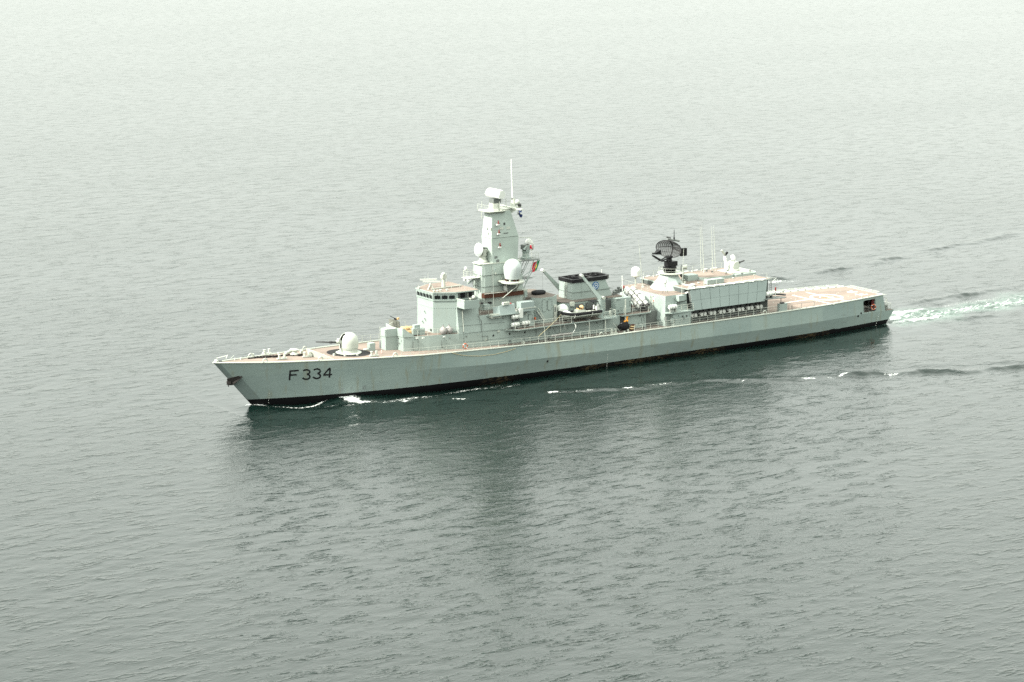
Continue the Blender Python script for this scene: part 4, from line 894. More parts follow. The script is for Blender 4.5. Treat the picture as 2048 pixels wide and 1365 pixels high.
# egg-shaped radome on a bracketed round platform, port side
RC = Yp(1025, 557.5, -3.05)
rp = build(MB().lathe((RC[0], RC[1], RC[2]-.62), [(1.65, 0), (1.75, .05), (1.75, .28), (1.6, .3)], 32), 'radome_platform', 'lightgrey', ship, True)
build(MB().box(RC[0]-1.5, RC[0]+1.5, RC[1], -1.4, RC[2]-.55, RC[2]-.35), 'platform_plate', 'lightgrey', rp)
for i in range(10):
    a = 6.28319*i/10; build(MB().box(RC[0]+1.0*math.cos(a)-.1, RC[0]+1.0*math.cos(a)+.1, RC[1]+1.0*math.sin(a)-.1, RC[1]+1.0*math.sin(a)+.1, RC[2]-.33, RC[2]-.02), 'radome_foot', 'brown' if i % 3 else 'lightgrey', rp)
H_ = float(Yp(1025, 518.3, -3.05)[2])-RC[2]
prof = [(1.06, 0), (1.12, .02), (1.2, .35), (1.29, .8)] + [(1.32*math.cos(R(a)), H_-1.4+1.4*math.sin(R(a))) for a in range(0, 90, 9)] + [(.02, H_)]
rd = build(MB().lathe(tuple(RC), prof, 40), 'satellite_radome', 'radome', ship, True, 'white egg-shaped radome beside the mast')
for k in range(6):
    a = 6.28319*(k+.3)/6; build(MB().path([(RC[0]+(r_+.005)*math.cos(a), RC[1]+(r_+.005)*math.sin(a), RC[2]+h_) for r_, h_ in prof], .014, 4), 'radome_seam', 'lightgrey', rd)
zb_ = RC[2]-.6
for a, b_ in (((RC[0]-1.5, RC[1]-.5, zb_), (RC[0]+.0, -1.95, 11.6)), ((RC[0]+.2, RC[1]-1.6, zb_), (RC[0]-1.6, -1.9, 11.0)), ((RC[0]+1.5, RC[1]-.4, zb_), (RC[0]+.6, -1.95, 11.9)), ((RC[0]+.2, RC[1]-1.6, zb_), (RC[0]+1.2, -1.95, 12.0))): bar('platform_strut', a, b_, .065, 'lightgrey', rp)
pbox('antenna_base_box', 1015, 1032, 571, 583, -2.9, -1.9, 'midgrey'); 
a, b_ = Yp(968.5, 593, -2.05), Yp(1047, 584, -2.25)
build(MB().hexa([(a[0], -2.12, a[2]-.33), (b_[0], -2.3, b_[2]-.42), (b_[0], -1.7, b_[2]-.42), (a[0], -1.3, a[2]-.33)], [(a[0], -2.12, a[2]+.3), (b_[0], -2.3, b_[2]+.28), (b_[0], -1.7, b_[2]+.28), (a[0], -1.3, a[2]+.3)]), 'stowed_brow', 'brown', mbase, label='rust-brown gangway stowed along the mast house')
build(MB().tube((a[0], -2.15, a[2]+.33), (b_[0], -2.32, b_[2]+.31), .05), 'brow_rail', 'lightgrey', mbase)
pbox('door_locker', 1047.5, 1055, 579.5, 604, -1.95, -1.0, 'lightgrey'); wdoor(1051.5, 592, 5, 19, -1.97, mbase)
for q in ((963.5, 607), (978.5, 605.5), (981, 606)): wplate('wall_hose', q[0], q[1], 4, 3.5, -1.55, .15, 'dark', mbase)
for q in ((957, 603, 'red'), (957.5, 607, 'red'), (1048, 612, 'red')): wplate('alarm_box', q[0], q[1], 2.2, 3, -2.0, .2, q[2], mbase)
bar('mast_cable', Yp(985.5, 533, -1.45), Yp(988, 640, -4.4), .012, 'lightgrey')
for q in ((1100, 610), ): pass
rail([(46.0, -4.2, 9.76), (41.6, -4.1, 9.76)], 1.0, 1.5, 2, rw=.014)

# ------------------------------------------------------------------ hangar
HR = 10.12
fore = build(MB().prism(sym([(74.0, -6.15), (78.45, -6.15)]), 4.6, 9.38, sym([(74.45, -5.65), (78.45, -5.65)])), 'hangar_fore_block', 'grey', ship)
fd = build(MB().prism(sym([(74.5, -5.6), (78.4, -5.6)]), 9.38, 9.41), 'fore_block_roof', 'deck', fore)
build(MB().prism([(75.1, -6.72), (78.42, -6.9), (78.42, -5.9), (75.1, -5.9)], 4.6, 6.86), 'lower_side_block', 'grey', fore)
build(MB().prism([(73.9, -6.6), (74.6, -7.0), (79.0, -7.0), (79.0, -5.6), (73.9, -5.9)], 6.86, 6.98), 'side_platform', 'grey', fore)
rail([(74.4, -6.85, 6.98), (78.9, -6.9, 6.98)], 1.05, 1.15, 3, r=.045, rw=.022)
wdoor(1345, 642, 8, 11, -6.74, fore)
for q in ((1365.5, 633, 2.2, 3), (1373, 632, 2.2, 3)): wplate('wall_fitting', *q, -6.85, .1, 'dark', fore)
hang = build(MB().prism(sym([(78.44, -5.15), (95.0, -5.15)]), 4.6, HR-.1), 'hangar', plain('painted_recess_shade', (.07, .08, .075), .7), ship, label='helicopter hangar with panelled grey sides')  # shade of the recess below the panels is put into this dark colour
build(MB().prism(sym([(78.44, -6.2), (95.0, -6.15)]), HR-.1, HR+.02), 'hangar_roof_plate', 'grey', hang)
build(MB().prism(sym([(78.6, -6.05), (94.9, -6.0)]), HR+.02, HR+.045), 'hangar_roof', 'deck', hang)
# raised sloping connection behind the radar tower, pale
build(MB().hexa([(78.5, -5.6, 9.4), (80.4, -5.6, HR), (80.4, -1.2, HR), (78.5, -1.2, 9.4)], [(78.5, -5.5, 9.45), (80.4, -5.5, HR+.14), (80.4, -1.2, HR+.14), (78.5, -1.2, 9.45)]), 'hangar_roof_ramp', 'white', hang)
# side panels, eight columns and two rows, leaning out at the foot
TL, TR_, BL, BR = Yp(1380, 581.5, -6.2), Yp(1535, 561, -6.2), Yp(1386, 622, -6.62), Yp(1530.5, 602.6, -6.62)
for sgn in (1, -1):
    for i in range(8):
        for j in range(2):
            def pp(u, v):
                a = TL+(TR_-TL)*u; b_ = BL+(BR-BL)*u; q = a+(b_-a)*v; return np.array([q[0], sgn*q[1], q[2]])
            u0, u1, v0, v1 = i/8+.002, (i+1)/8-.002, (0, .5)[j]+.004, (.5, 1)[j]-.004
            q = [pp(u0, v0), pp(u1, v0), pp(u1, v1), pp(u0, v1)]; dd = np.array([0, sgn*.08+rng.uniform(-.012, .012), 0])
            build(MB().hexa(q, [p+dd for p in q]), 'hangar_side_panel', 'grey2', hang)
    q = [pp(0, .0), pp(1, .0), pp(1, 1), pp(0, 1)]; build(MB().hexa([p+np.array([0, sgn*.12, 0]) for p in q], [p+np.array([0, sgn*.5, 0]) for p in q]), 'panel_backing', 'midgrey', hang)
    for i in range(8):                                      # white outriggers along the top
        a = pp((i+.15)/8, 0); x = a[0]; y_ = sgn*6.2
        t1 = build(MB().tube((x-.25, -sgn*5.6, HR+.08), (x+.55, -sgn*6.45, HR+.05), .075, n=6), 'panel_outrigger', 'white', hang)
        build(MB().tube((x-.1, -sgn*5.9, HR+.2), (x+.9, -sgn*6.0, HR+.12), .06, n=6), 'outrigger_brace', 'white', t1)
        build(MB().box(x+.75, x+1.35, -sgn*6.1-.14, -sgn*6.1+.14, HR-.02, HR+.2), 'panel_hinge', 'white', hang)
# missile launch tubes below the panels
for sgn in (-1, 1):
    for i in range(16):
        u = (i//2+.22+.37*(i % 2))/8; x = 79.2+u*14.9; z = 5.85
        tb = build(MB().lathe((x, sgn*5.75, z), [(.2, -.6), (.27, -.55), (.29, -.05), (.27, 0)], 14, (0, sgn, 0)), 'launch_tube', 'white', hang, True)
        build(MB().box(x-.12, x+.12, sgn*5.4-.1, sgn*5.4+.1, z+.22, z+.85), 'tube_valve', 'dark', tb)
        if i % 2 == 0: build(MB().tube((x-.2, sgn*5.6, z+.75), (x+.95, sgn*5.6, z+.75), .06, n=6), 'tube_pipe', 'dark', tb)
build(MB().box(95.0, 95.07, -5.15, 5.15, 4.88, HR-.11), 'hangar_aft_wall', 'grey', hang)
hdoor = build(MB().box(95.07, 95.12, -3.2, 3.2, 4.88, 9.1), 'hangar_door', 'grey2', hang)
for i in range(14): build(MB().box(95.12, 95.15, -3.15, 3.15, 4.95+i*.295, 4.95+i*.295+.25), 'door_slat', 'grey2', hang)
# radar tower
LX, LY = 79.3, -.15
twr = build(MB().loft([[(LX+r_*math.cos(R(a)), LY+r_*1.05*math.sin(R(a)), z) for a in range(0, 360, 45)] for r_, z in ((2.95, 9.38), (1.85, 10.7), (1.25, 11.7))]), 'radar_tower', 'grey', ship)
col_ = build(MB().lathe((LX+.35, LY, 11.7), [(1.0, -.3), (1.9, 0), (2.05, .04), (2.05, .14), (.5, .16)], 32), 'tower_collar', 'lightgrey', twr, True)
rail([(LX+.35+1.9*math.cos(R(a)), LY+1.9*math.sin(R(a)), 11.84) for a in range(0, 361, 30)], .8, 1.6, 2, rw=.016)
lw = build(MB().lathe((LX+.15, LY, 11.84), [(.95, 0), (1.0, .35), (.8, .4), (1.05, .55), (1.05, .9), (.6, 1.0)], 18), 'long_range_radar', 'black', ship, True, 'black mesh dish radar on the tower')
build(MB().obox((LX+.35, LY, 13.2), (1.9, .3, -.1), (-.2, 1.0, 0), (0, 0, .75)).lathe((LX, LY, 13.4), [(.5, 0), (.42, .7), (.6, .75), (.6, 1.0)], 12), 'radar_drive', 'black', lw)
az_ = R(-161); N = Vector((math.cos(az_), math.sin(az_), -.12)).normalized(); Hh = Vector((0, 0, 1)).cross(N).normalized(); Vv = N.cross(Hh)
RCn = Vector(tuple(Yp(1338, 498, -.1)))-N*.55
def refl(a, b_): r2 = a*a/(2.35**2)+b_*b_/(1.38**2); return RCn+Hh*a+Vv*b_+N*(.95*r2-.3)
gr = MB()
for i in range(17):
    a = -2.3+4.6*i/16; bm_ = 1.38*math.sqrt(max(0, 1-(a/2.35)**2))
    gr.path([refl(a, -bm_+2*bm_*j/10) for j in range(11)], .05, 5)
for j in range(21):
    b_ = -1.33+2.66*j/20; am = 2.35*math.sqrt(max(0, 1-(b_/1.38)**2))
    gr.path([refl(-am+2*am*i/16, b_) for i in range(17)], .034, 4)
o = build(gr, 'reflector_grid', 'dark', lw, True); o['kind'] = 'stuff'
build(MB().path([refl(2.35*math.cos(6.28319*i/40), 1.38*math.sin(6.28319*i/40)) for i in range(41)], .05, 6), 'reflector_rim', 'black', lw, True)
bk = MB()
for b_ in (-.7, 0, .7): bk.path([refl(-2.0+4.0*i/10, b_)-N*.12 for i in range(11)], .06, 5)
bk.path([refl(0, -1.3+2.6*i/8)-N*.2 for i in range(9)], .09, 6); build(bk, 'reflector_back_frame', 'black', lw)
foot = Vector((LX, LY, 14.35)); hornp = Vector(tuple(Yp(1311, 507.5, -.6)))
bmx = MB()
for s in (-.35, .35): bmx.path([foot+Hh*s, foot+N*2.2+Hh*s*.7+Vector((0, 0, -.15)), Vector(tuple(Yp(1306, 512, -.6)))+Hh*s*.4, Vector(tuple(Yp(1305.5, 507, -.6)))+Hh*s*.3, hornp], .10, 7)
for i in range(6):
    bmx.tube(foot+N*(.3+i*.45)+Hh*.3, foot+N*(.5+i*.45)+Vector((0, 0, -.1-.3*(1-i/6)))-Hh*.3, .04, n=5)
bmx.tube(foot+Vector((0, 0, -.7)), foot+N*2.3+Vector((0, 0, -.25)), .06)
build(bmx, 'feed_boom', 'black', lw)
fh = Vector(tuple(Yp(1310, 508, -.6))); fe = Vector(tuple(Yp(1318, 504.5, -.6)))
build(MB().hexa([fh+Hh*a+Vv*b_ for a, b_ in ((-.15, -.12), (.15, -.12), (.15, .12), (-.15, .12))], [fe+Hh*a+Vv*b_ for a, b_ in ((-.4, -.38), (.4, -.38), (.4, .38), (-.4, .38))]), 'feed_horn', 'black', lw)
cb = Vector(tuple(Yp(1366.5, 504.5, .2))); build(slab(rrect(cb.x-.62, cb.x+.62, cb.z-.62, cb.z+.62, .15), .05, .35), 'counterweight_panel', 'black', lw)
build(MB().tube(cb-Vector((.3, 0, 0)), RCn-N*.3, .13), 'counterweight_arm', 'black', lw)
b0, b1 = Vector(tuple(Yp(1335.5, 478.5, -.1))), Vector(tuple(Yp(1358.5, 482.5, -.5)))
build(MB().path([b0, b1], .15, 10), 'identification_bar', 'midgrey', lw, True); build(MB().path([b0+Vector((.1, .4, .22)), b0+(b1-b0)*.35+Vector((.1, .4, .2))], .12, 8), 'identification_bar', 'dark', lw, True)
build(MB().tube(b0+(b1-b0)*.5, RCn+Vv*1.2, .07), 'bar_bracket', 'black', lw)
wb = b0+(b1-b0)*.55; build(MB().path([wb, wb+Vector((0, 0, .5)), wb+Vector((0, 0, .52)), wb+Vector((0, 0, 1.35)), wb+Vector((0, 0, 1.7))], [.15, .1, .06, .05, .015], 8), 'stub_antenna', 'black', lw)
build(MB().tube((LX+2.1, LY-.5, 11.8), (LX+2.1, LY-.5, 12.9), .05).ell((LX+2.0, LY-.6, 11.3), .25, .25, .35), 'tower_siren', 'dark', twr)
# whip antennas
for tpx, bpx, zb2, mt in (((1400.3, 453.7), (1402.4, 549.6), 10.3, 'white'), ((1403.2, 451.3), (1407.9, 545.6), 10.3, 'white'), ((1422.9, 453.7), (1425.6, 549.6), 10.3, 'white'), ((1427.4, 451.3), (1431, 545.6), 10.3, 'white'), ((1277, 480), (1286, 575), 9.4, 'white')):
    B = Zp(*bpx, zb2); Tt = Yp(*tpx, B[1]); wp = build(MB().lathe((B[0], B[1], zb2-.25), [(.2, 0), (.2, .35), (.12, .4), (.1, .6)], 10), 'whip_base', 'lightgrey', ship)
    build(MB().tube(B+np.array([0, 0, .3]), B+(Tt-B)*.5,   .05, .042, 7).tube(B+(Tt-B)*.5, Tt, .04, .022, 6), 'whip_antenna', 'lightgrey', wp, True)
pbox('whip_mount_box', 1358, 1369.5, 592.5, 603.5, -6.5, -5.7, 'grey'); bar('whip_antenna', Yp(1363.4, 592, -6.2), Yp(1367.5, 498, -6.2), .05, 'lightgrey', r2=.025)
build(MB().hexa([(77.0, -5.7, 8.2), (77.9, -5.7, 8.2), (77.9, -6.4, 8.5), (77.0, -6.4, 8.5)], [(77.0, -5.7, 8.5), (77.9, -5.7, 8.5), (77.9, -6.5, 8.56), (77.0, -6.5, 8.56)]), 'whip_mount_bracket', 'dark', ship)
# small radome on a post, cone antenna, fork antennas
P = Zp(1271, 573, 9.4); Pc = Yp(1271.5, 552.5, P[1])
srd = build(MB().lathe((P[0], P[1], 9.38), [(.22, 0), (.12, .1), (.12, Pc[2]-9.5)], 10), 'radome_post', 'lightgrey', ship)
build(MB().lathe(tuple(Pc), [(.1, -.25), (.62, -.05), (.72, .05), (.74, .5)] + [(.74*math.cos(R(a)), .75+.72*math.sin(R(a))) for a in range(0, 90, 10)], 28), 'small_radome', 'white', srd, True)
P = Zp(1331, 588, 9.4); Pc = Yp(1330, 566, P[1]); cn = build(MB().lathe(tuple(Pc), [(.05, -.3), (.35, 0), (.36, .1), (.3, .5), (.1, .62)], 16), 'cone_antenna', 'white', ship, True)
for a in range(3): bar('tripod_leg', Pc+np.array([0, 0, -.25]), P+np.array([.5*math.cos(a*2.1), .5*math.sin(a*2.1), 0]), .03, 'midgrey', cn)
P = Zp(1384, 577, HR); build(MB().lathe(tuple(P), [(.15, 0), (.15, .35), (.35, .4), (.38, .6), (.1, .7)], 14), 'mushroom_vent', 'white', ship, True)
# roof boxes, searchlight, raised gun platform
rf = build(MB().box(82.6, 84.6, -.7, .9, HR, HR+.95), 'roof_locker', 'grey', ship)
P = Zp(1375, 577, 9.9); bar('searchlight_post', (82.5, .3, HR), (82.5, .3, 12.4), .06); build(MB().lathe((82.7, .2, 12.3), [(.3, -.35), (.36, -.1), (.38, .3), (.3, .32)], 14, (.8, -.5, 0)), 'searchlight', 'lightgrey', ship, True)
build(MB().prism([(84.7, -.9), (85.5, -1.9), (90.2, -2.2), (91.5, -1.2), (91.0, 2.5), (84.7, 2.5)], HR+.04, HR+.5), 'raised_roof_house', 'grey', ship)
build(MB().prism([(84.8, -.85), (85.55, -1.8), (90.1, -2.1), (91.4, -1.2), (90.9, 2.4), (84.8, 2.4)], HR+.5, HR+.52), 'raised_roof_deck', 'deck', ship)
pbox('roof_vent_box', 1415, 1448, 561, 570, -4.9, -4.0, 'grey', slope=-.1)
gp = build(MB().prism([(90.6, -1.3), (91.3, -1.9), (95.3, -1.9), (95.9, -1.0), (95.9, 2.6), (90.6, 2.6)], HR+.04, HR+.42), 'gun_platform', 'grey', ship)
build(MB().prism([(90.8, -1.0), (94.8, -1.4), (95.6, -.6), (95.4, 2.4), (90.8, 2.4)], HR+.42, HR+.56), 'gun_platform_ring', 'lightgrey', gp)
# close-in gun, pointing aft
Gx, Gy, Gz = 92.9, .9, HR+.56
ci = build(MB().lathe((Gx, Gy, Gz), [(1.0, 0), (1.0, .15), (.8, .25)], 20), 'rapid_fire_gun', 'lightgrey', ship, True, 'pale rotary gun mount on the hangar roof')
build(MB().prism([(Gx-.75, Gy-.7), (Gx+.75, Gy-.7), (Gx+.75, Gy+.7), (Gx-.75, Gy+.7)], Gz+.2, Gz+1.45, [(Gx-.55, Gy-.6), (Gx+.6, Gy-.6), (Gx+.6, Gy+.6), (Gx-.55, Gy+.6)]), 'gun_house', 'white', ci)
build(MB().tube((Gx+.1, Gy-.75, Gz+.85), (Gx+.1, Gy+.75, Gz+.85), .62, n=18), 'ammunition_drum', 'lightgrey', ci, True)
build(MB().path([(Gx+.5, Gy-.1, Gz+1.0), (Gx+1.2, Gy-.1, Gz+1.18), (Gx+1.22, Gy-.1, Gz+1.18), (Gx+2.15, Gy-.1, Gz+1.38)], [.26, .22, .13, .12], 10), 'gun_barrels', 'dark', ci, True)
build(MB().lathe((Gx-.1, Gy, Gz+1.95), [(.5, -.25), (.55, 0), (.5, .25), (.3, .4), (.02, .45)], 18, (.7, -.6, .25)), 'tracking_dish', 'white', ci, True); build(MB().tube((Gx-.1, Gy, Gz+1.4), (Gx-.1, Gy, Gz+1.8), .3), 'dish_neck', 'lightgrey', ci)
build(MB().path([(Gx-1.15, Gy+.2, Gz+.2), (Gx-1.25, Gy+.2, Gz+1.2), (Gx-1.5, Gy+.25, Gz+2.1), (Gx-1.55, Gy+.25, Gz+2.45)], [.34, .28, .24, .12], 8), 'antenna_arm', 'white', ci, True)
build(MB().obox((Gx-1.75, Gy+.3, Gz+2.95), (-.75, .05, .85), (0, .35, 0), (.14, 0, .14)), 'search_antenna', 'lightgrey', ci); build(MB().obox((Gx-1.25, Gy+.25, Gz+2.75), (.5, 0, .45), (0, .3, 0), (-.18, 0, .2)).tube((Gx-1.55, Gy+.25, Gz+2.4), (Gx-1.4, Gy+.25, Gz+2.8), .1), 'antenna_drive', 'black', ci)
# roof edge posts, fork antennas and small fittings
rail([(82, -5.4, HR+.04), (94.6, -5.4, HR+.04)], .85, 2.6, 1, rw=.01); rail([(79, 5.9, HR+.04), (94.6, 5.9, HR+.04)], .95, 2.0, 2, rw=.012); rail([(74.6, 5.5, 9.4), (74.6, -1.0, 9.4)], .95, 1.6, 2, rw=.012)
for q in ((1452, 548), (1477, 542), (1424, 545), (1390, 575), (1500, 543), (1484, 549), (1509, 552)):
    P = Zp(q[0], q[1]+8, HR); build(MB().tube(P, P+np.array([0, 0, .8]), .045, n=6).box(P[0]-.2, P[0]+.2, P[1]-.1, P[1]+.1, P[2]+.75, P[2]+.85), 'approach_light', 'lightgrey' if q[0] % 2 else 'dark', ship)
bx_ = [(94.9, -5.9, HR), (95.6, -6.0, HR+.3), (97.3, -5.4, HR+.15)]
bar('outrigger_boom', Yp(1535, 556, -6), Yp(1553, 556.8, -5.4), .05, 'white'); bar('outrigger_boom', Yp(1541, 566, -6), Yp(1553, 556.8, -5.4), .05, 'white'); bar('outrigger_boom', Yp(1536, 557, -6), Yp(1546, 562, -5.8), .04, 'white')
lad2 = build(MB().tube((95.15, -5.9, 7.2), (95.15, -5.9, 10.2), .035).tube((95.15, -5.5, 7.2), (95.15, -5.5, 10.2), .035), 'ladder', 'midgrey', ship)
for i in range(9): build(MB().tube((95.15, -5.9, 7.4+.32*i), (95.15, -5.5, 7.4+.32*i), .02, n=5), 'ladder_rung', 'midgrey', lad2)
# ladder and fittings on the fore block front
lad3 = build(MB().tube(Xp(1300, 621, 73.95), Xp(1299.5, 590, 74.3), .045).tube(Xp(1306, 622, 73.95), Xp(1305.5, 592, 74.3), .045), 'ladder', 'lightgrey', ship)
for i in range(11):
    f = (i+.5)/11; a = Xp(1300, 621-31*f, 73.95+.35*f); b_ = Xp(1306, 622-30*f, 73.95+.35*f); build(MB().tube(a, b_, .025, n=5), 'ladder_rung', 'lightgrey', lad3)
def fplate(name, px_, py_, wp, hp, mat, d=.06):
    P = Xp(px_, py_, 74.0); xx = 74.0+.45*(P[2]-4.6)/4.78; P = Xp(px_, py_, xx); k = kpx(P); build(MB().obox((xx-.02, P[1], P[2]), (.12, 0, 0), (0, wp/k/.56, 0), (0, 0, hp/k)), name, mat, fore)
fplate('warning_plate', 1308.3, 600, 3, 9, 'white'); fplate('warning_mark', 1308.3, 602, 1.6, 2.5, 'orange', .1); fplate('wall_box', 1316.5, 640, 5, 6, 'grey'); fplate('red_hose_box', 1304, 636.5, 8, 3.5, 'red'); fplate('wall_box', 1331.5, 638, 4, 7, 'midgrey')
for i in range(5): fplate('rivet', 1291.5-.2*i, 594+i*6, 1.2, 1.6, 'seal')
fplate('canvas_cover', 1300, 638, 11, 13, paint('faded_canvas', (.42, .40, .33), .8)); 
# aft side platform with post
ap = build(MB().prism([(93.1, -6.9), (96.6, -7.4), (97.3, -7.0), (96.4, -5.6), (93.6, -5.0)], 7.08, 7.18), 'aft_side_platform', 'midgrey', ship)
build(MB().path([(93.6, -5.1, 7.5), (96.2, -5.6, 7.5), (97.2, -6.95, 7.5)], .16, 6), 'platform_dodger', 'dark', ap)
bar('platform_post', (96.2, -7.0, 4.87), (96.2, -7.0, 7.1), .06, 'midgrey'); bar('wind_sensor_post', Yp(1550.5, 594, -6.6), Yp(1551, 578, -6.6), .06, 'white'); P = Yp(1551, 582, -6.6); build(MB().tube(P, P+np.array([0, 0, .55]), .12), 'red_lamp', 'red', ship)
bar('boom', Yp(1560, 586, -6.3), Yp(1571, 581, -6.3), .04, 'midgrey')
lk2 = build(MB().box(95.9, 97.5, -7.05, -6.5, 4.85, 6.15), 'deck_edge_locker', 'grey', ship); build(MB().box(96.3, 96.9, -7.0, -6.6, 6.15, 6.35), 'locker_light', 'black', lk2)
bar('nozzle_stand', (99.0, -6.4, 4.87), (99.0, -6.4, 5.6), .05, 'midgrey')
rail([(98, -6.75, 4.87), (103.5, -6.5, 4.87)], .85, 2.6, 1, 'midgrey', rw=.014)

# ------------------------------------------------------------------ guard rails along the main deck
def edge_run(x0, x1, sgn, **k): rail([hull_edge(x, sgn) for x in np.linspace(x0, x1, max(3, int((x1-x0)/3)))], **k)
edge_run(27.0, 44.5, -1); edge_run(45.5, 63.5, -1, h=1.05); edge_run(67.5, 78, -1); edge_run(78.5, 95.2, -1, sp=1.55)
edge_run(24.5, 44.5, 1); edge_run(45.5, 63.5, 1); edge_run(66, 95, 1)
rail([(46.6, -5.85, Z7), (47.4, -5.95, Z7), (56.6, -6.05, Z7)], 1.05, 1.6, 3)
rail([(30.2, -2.4, Z1), (33.4, -3.35, Z1), (37.5, -4.45, Z1)], .95, 1.6, 2, rw=.013); rail([(30.5, 2.6, Z1), (33.4, 3.35, Z1)], 1.25, 1.7, 2, rw=.014)
# quarterdeck: rails, reels and frames inside the openings
rail([(112.6, -5.6, 2.4), (117.6, -4.95, 2.35)], 1.05, 1.3, 2, 'midgrey'); rail([(119.9, -4.6, 2.25), (121.9, -4.35, 2.2), (121.9, 4.35, 2.2)], 1.0, 1.0, 3, rw=.02)
reel = build(MB().tube((119.4, -3.2, 3.35), (119.4, 2.8, 3.35), .6, n=16), 'towed_array_winch', 'brown', ship, True)
for y_ in (-3.3, -2.4, -1.5): build(MB().lathe((119.4, y_, 3.35), [(.95, -.05), (.95, .05)], 18, (0, 1, 0)), 'winch_flange', 'red' if y_ < -3 else 'midgrey', reel)
for xx in (120.6, 121.5): build(MB().path([(xx, -3.4, 2.2), (xx+.2, -3.4, 3.9), (xx-.6, -3.2, 4.3)], .06, 6).path([(xx, -2.0, 2.2), (xx+.2, -2.0, 3.8), (xx-.6, -1.8, 4.2)], .06, 6), 'stern_davit', 'lightgrey', ship)
for q in ((121.2, -3.7, .45), (121.5, -2.6, .6), (120.7, -3.9, .35), (121.6, -1.2, .5)): build(MB().box(q[0]-.3, q[0]+.3, q[1]-.3, q[1]+.3, 2.15, 2.15+q[2]*1.6), 'stern_fitting', 'midgrey', ship)
for q in ((114.0, -4.6, .8), (115.6, -4.4, 1.2), (112.9, -4.9, .9)): build(MB().lathe((q[0], q[1], 2.35), [(.35, 0), (.35, q[2]*.7), (.2, q[2])], 12), 'mooring_capstan', 'midgrey', ship)
build(MB().box(116.6, 117.1, -4.6, -4.3, 3.9, 4.6), 'loudspeaker_box', 'black', ship)
for i in range(6): build(MB().box(113+i*.9, 113.7+i*.9, -1.75, -1.62, 2.6, 4.3), 'bulkhead_frame', 'dark', ship)

# ------------------------------------------------------------------ conduits, junction boxes and lamps on the walls
for (x0, x1, z0, z1, y, n_b, n_p, par) in ((38.5, 44.5, 5.7, 7.2, -4.6, 4, 2, house), (46, 64, 5.2, 6.9, -4.6, 12, 5, midh), (42, 50.5, 7.8, 9.3, -4.42, 5, 2, house2), (59, 66, 7.6, 9.4, -3.1, 7, 3, fbase), (66.4, 68.9, 7.5, 9.4, -4.15, 3, 1, side), (44.6, 50.2, 12.4, 16.2, -1.68, 5, 2, mbase), (68.3, 71.3, 5.2, 6.8, -4.65, 3, 1, mblk), (74.8, 78.2, 7.4, 9.0, -5.86, 4, 2, fore), (75.3, 78.3, 5.2, 6.6, -6.86, 3, 1, fore)):
    for _ in range(n_b):
        x, z, w_, h_ = rng.uniform(x0, x1), rng.uniform(z0, z1), rng.uniform(.10, .28), rng.uniform(.10, .30)
        build(MB().box(x-w_/2, x+w_/2, y-rng.uniform(.06, .16), y+.02, z-h_/2, z+h_/2), 'junction_box', ('lightgrey', 'midgrey', 'grey2')[int(rng.integers(3))], par)
    for _ in range(n_p):
        x = rng.uniform(x0, x1); za, zb2 = sorted(rng.uniform(z0, z1, 2)); x2 = x+rng.uniform(-1.2, 1.2)
        build(MB().path([(x, y-.05, za), (x, y-.05, zb2+.25), (x2, y-.05, zb2+.3)], .03, 5), 'conduit', ('grey2', 'midgrey')[int(rng.integers(2))], par)
# soot and exhaust stain plate edge, deck clutter
for _ in range(26):
    x = rng.uniform(46, 92); y = -rng.uniform(5.3, 6.6); h_ = rng.uniform(.12, .4); w_ = rng.uniform(.12, .4)
    if 74 < x < 79.2: continue
    build(MB().box(x-w_/2, x+w_/2, y-.12, y+.12, float(zd(x))-.06, float(zd(x))+h_), 'deck_fitting', ('midgrey', 'lightgrey', 'dark')[int(rng.integers(3))], ship)
for _ in range(18):
    x = rng.uniform(79.5, 94); y = rng.uniform(-4.8, 4.8); h_ = rng.uniform(.1, .35)
    build(MB().lathe((x, y, HR+.04), [(.12, 0), (.12, h_), (.2, h_+.02), (.18, h_+.1)], 8), 'roof_vent', ('midgrey', 'lightgrey')[int(rng.integers(2))], hang)

# ------------------------------------------------------------------ loose things carried on board
def part(mb, name, mat, parent, smooth=False, label=None): return build(mb, name, mat, parent, smooth, label)
# rigid inflatable boat on the port boat deck
bx0, bx1 = float(Yp(1121.5, 631, -5.1)[0]), float(Yp(1195, 629, -5.1)[0]); by0, bz0 = -5.15, 7.56; BLn = bx1-bx0
rib = thing('inflatable_boat', 'grey and black rigid inflatable boat with white bow cover on the boat deck', 'boat', ((bx0+bx1)/2, by0, Z7))
def bw(f): return 1.02*min(1, (f/.28)**.55) if f < .28 else 1.02-.06*(f-.28)
def bsh(f): return bz0+.92+.25*max(0, 1-f/.35)**2
secs = []
for i in range(13):
    f = i/12; x = bx0+.12+f*(BLn-.2); w_ = max(bw(f), .04); kz = bz0+.55*max(0, 1-f/.25)**2
    secs.append([(x, by0-w_, bsh(f)), (x, by0-w_*.86, bz0+.45+.3*max(0, 1-f/.25)), (x, by0, kz), (x, by0+w_*.86, bz0+.45+.3*max(0, 1-f/.25)), (x, by0+w_, bsh(f))])
part(MB().loft(secs, caps=True), 'boat_hull', 'lightgrey', rib, True)
tp = [(bx0+.12+f*(BLn-.1), by0-bw(f), bsh(f)) for f in np.linspace(1, 0, 16)] + [(bx0+.12+f*(BLn-.1), by0+bw(f), bsh(f)) for f in np.linspace(0, 1, 16)[1:]]
part(MB().path(tp, .23, 9), 'collar_tube', 'rubber', rib, True)
part(MB().path([(x, y-(.03 if y < by0 else -.03), z-.27) for x, y, z in tp], .09, 6), 'rubbing_strake', 'lightgrey', rib, True)
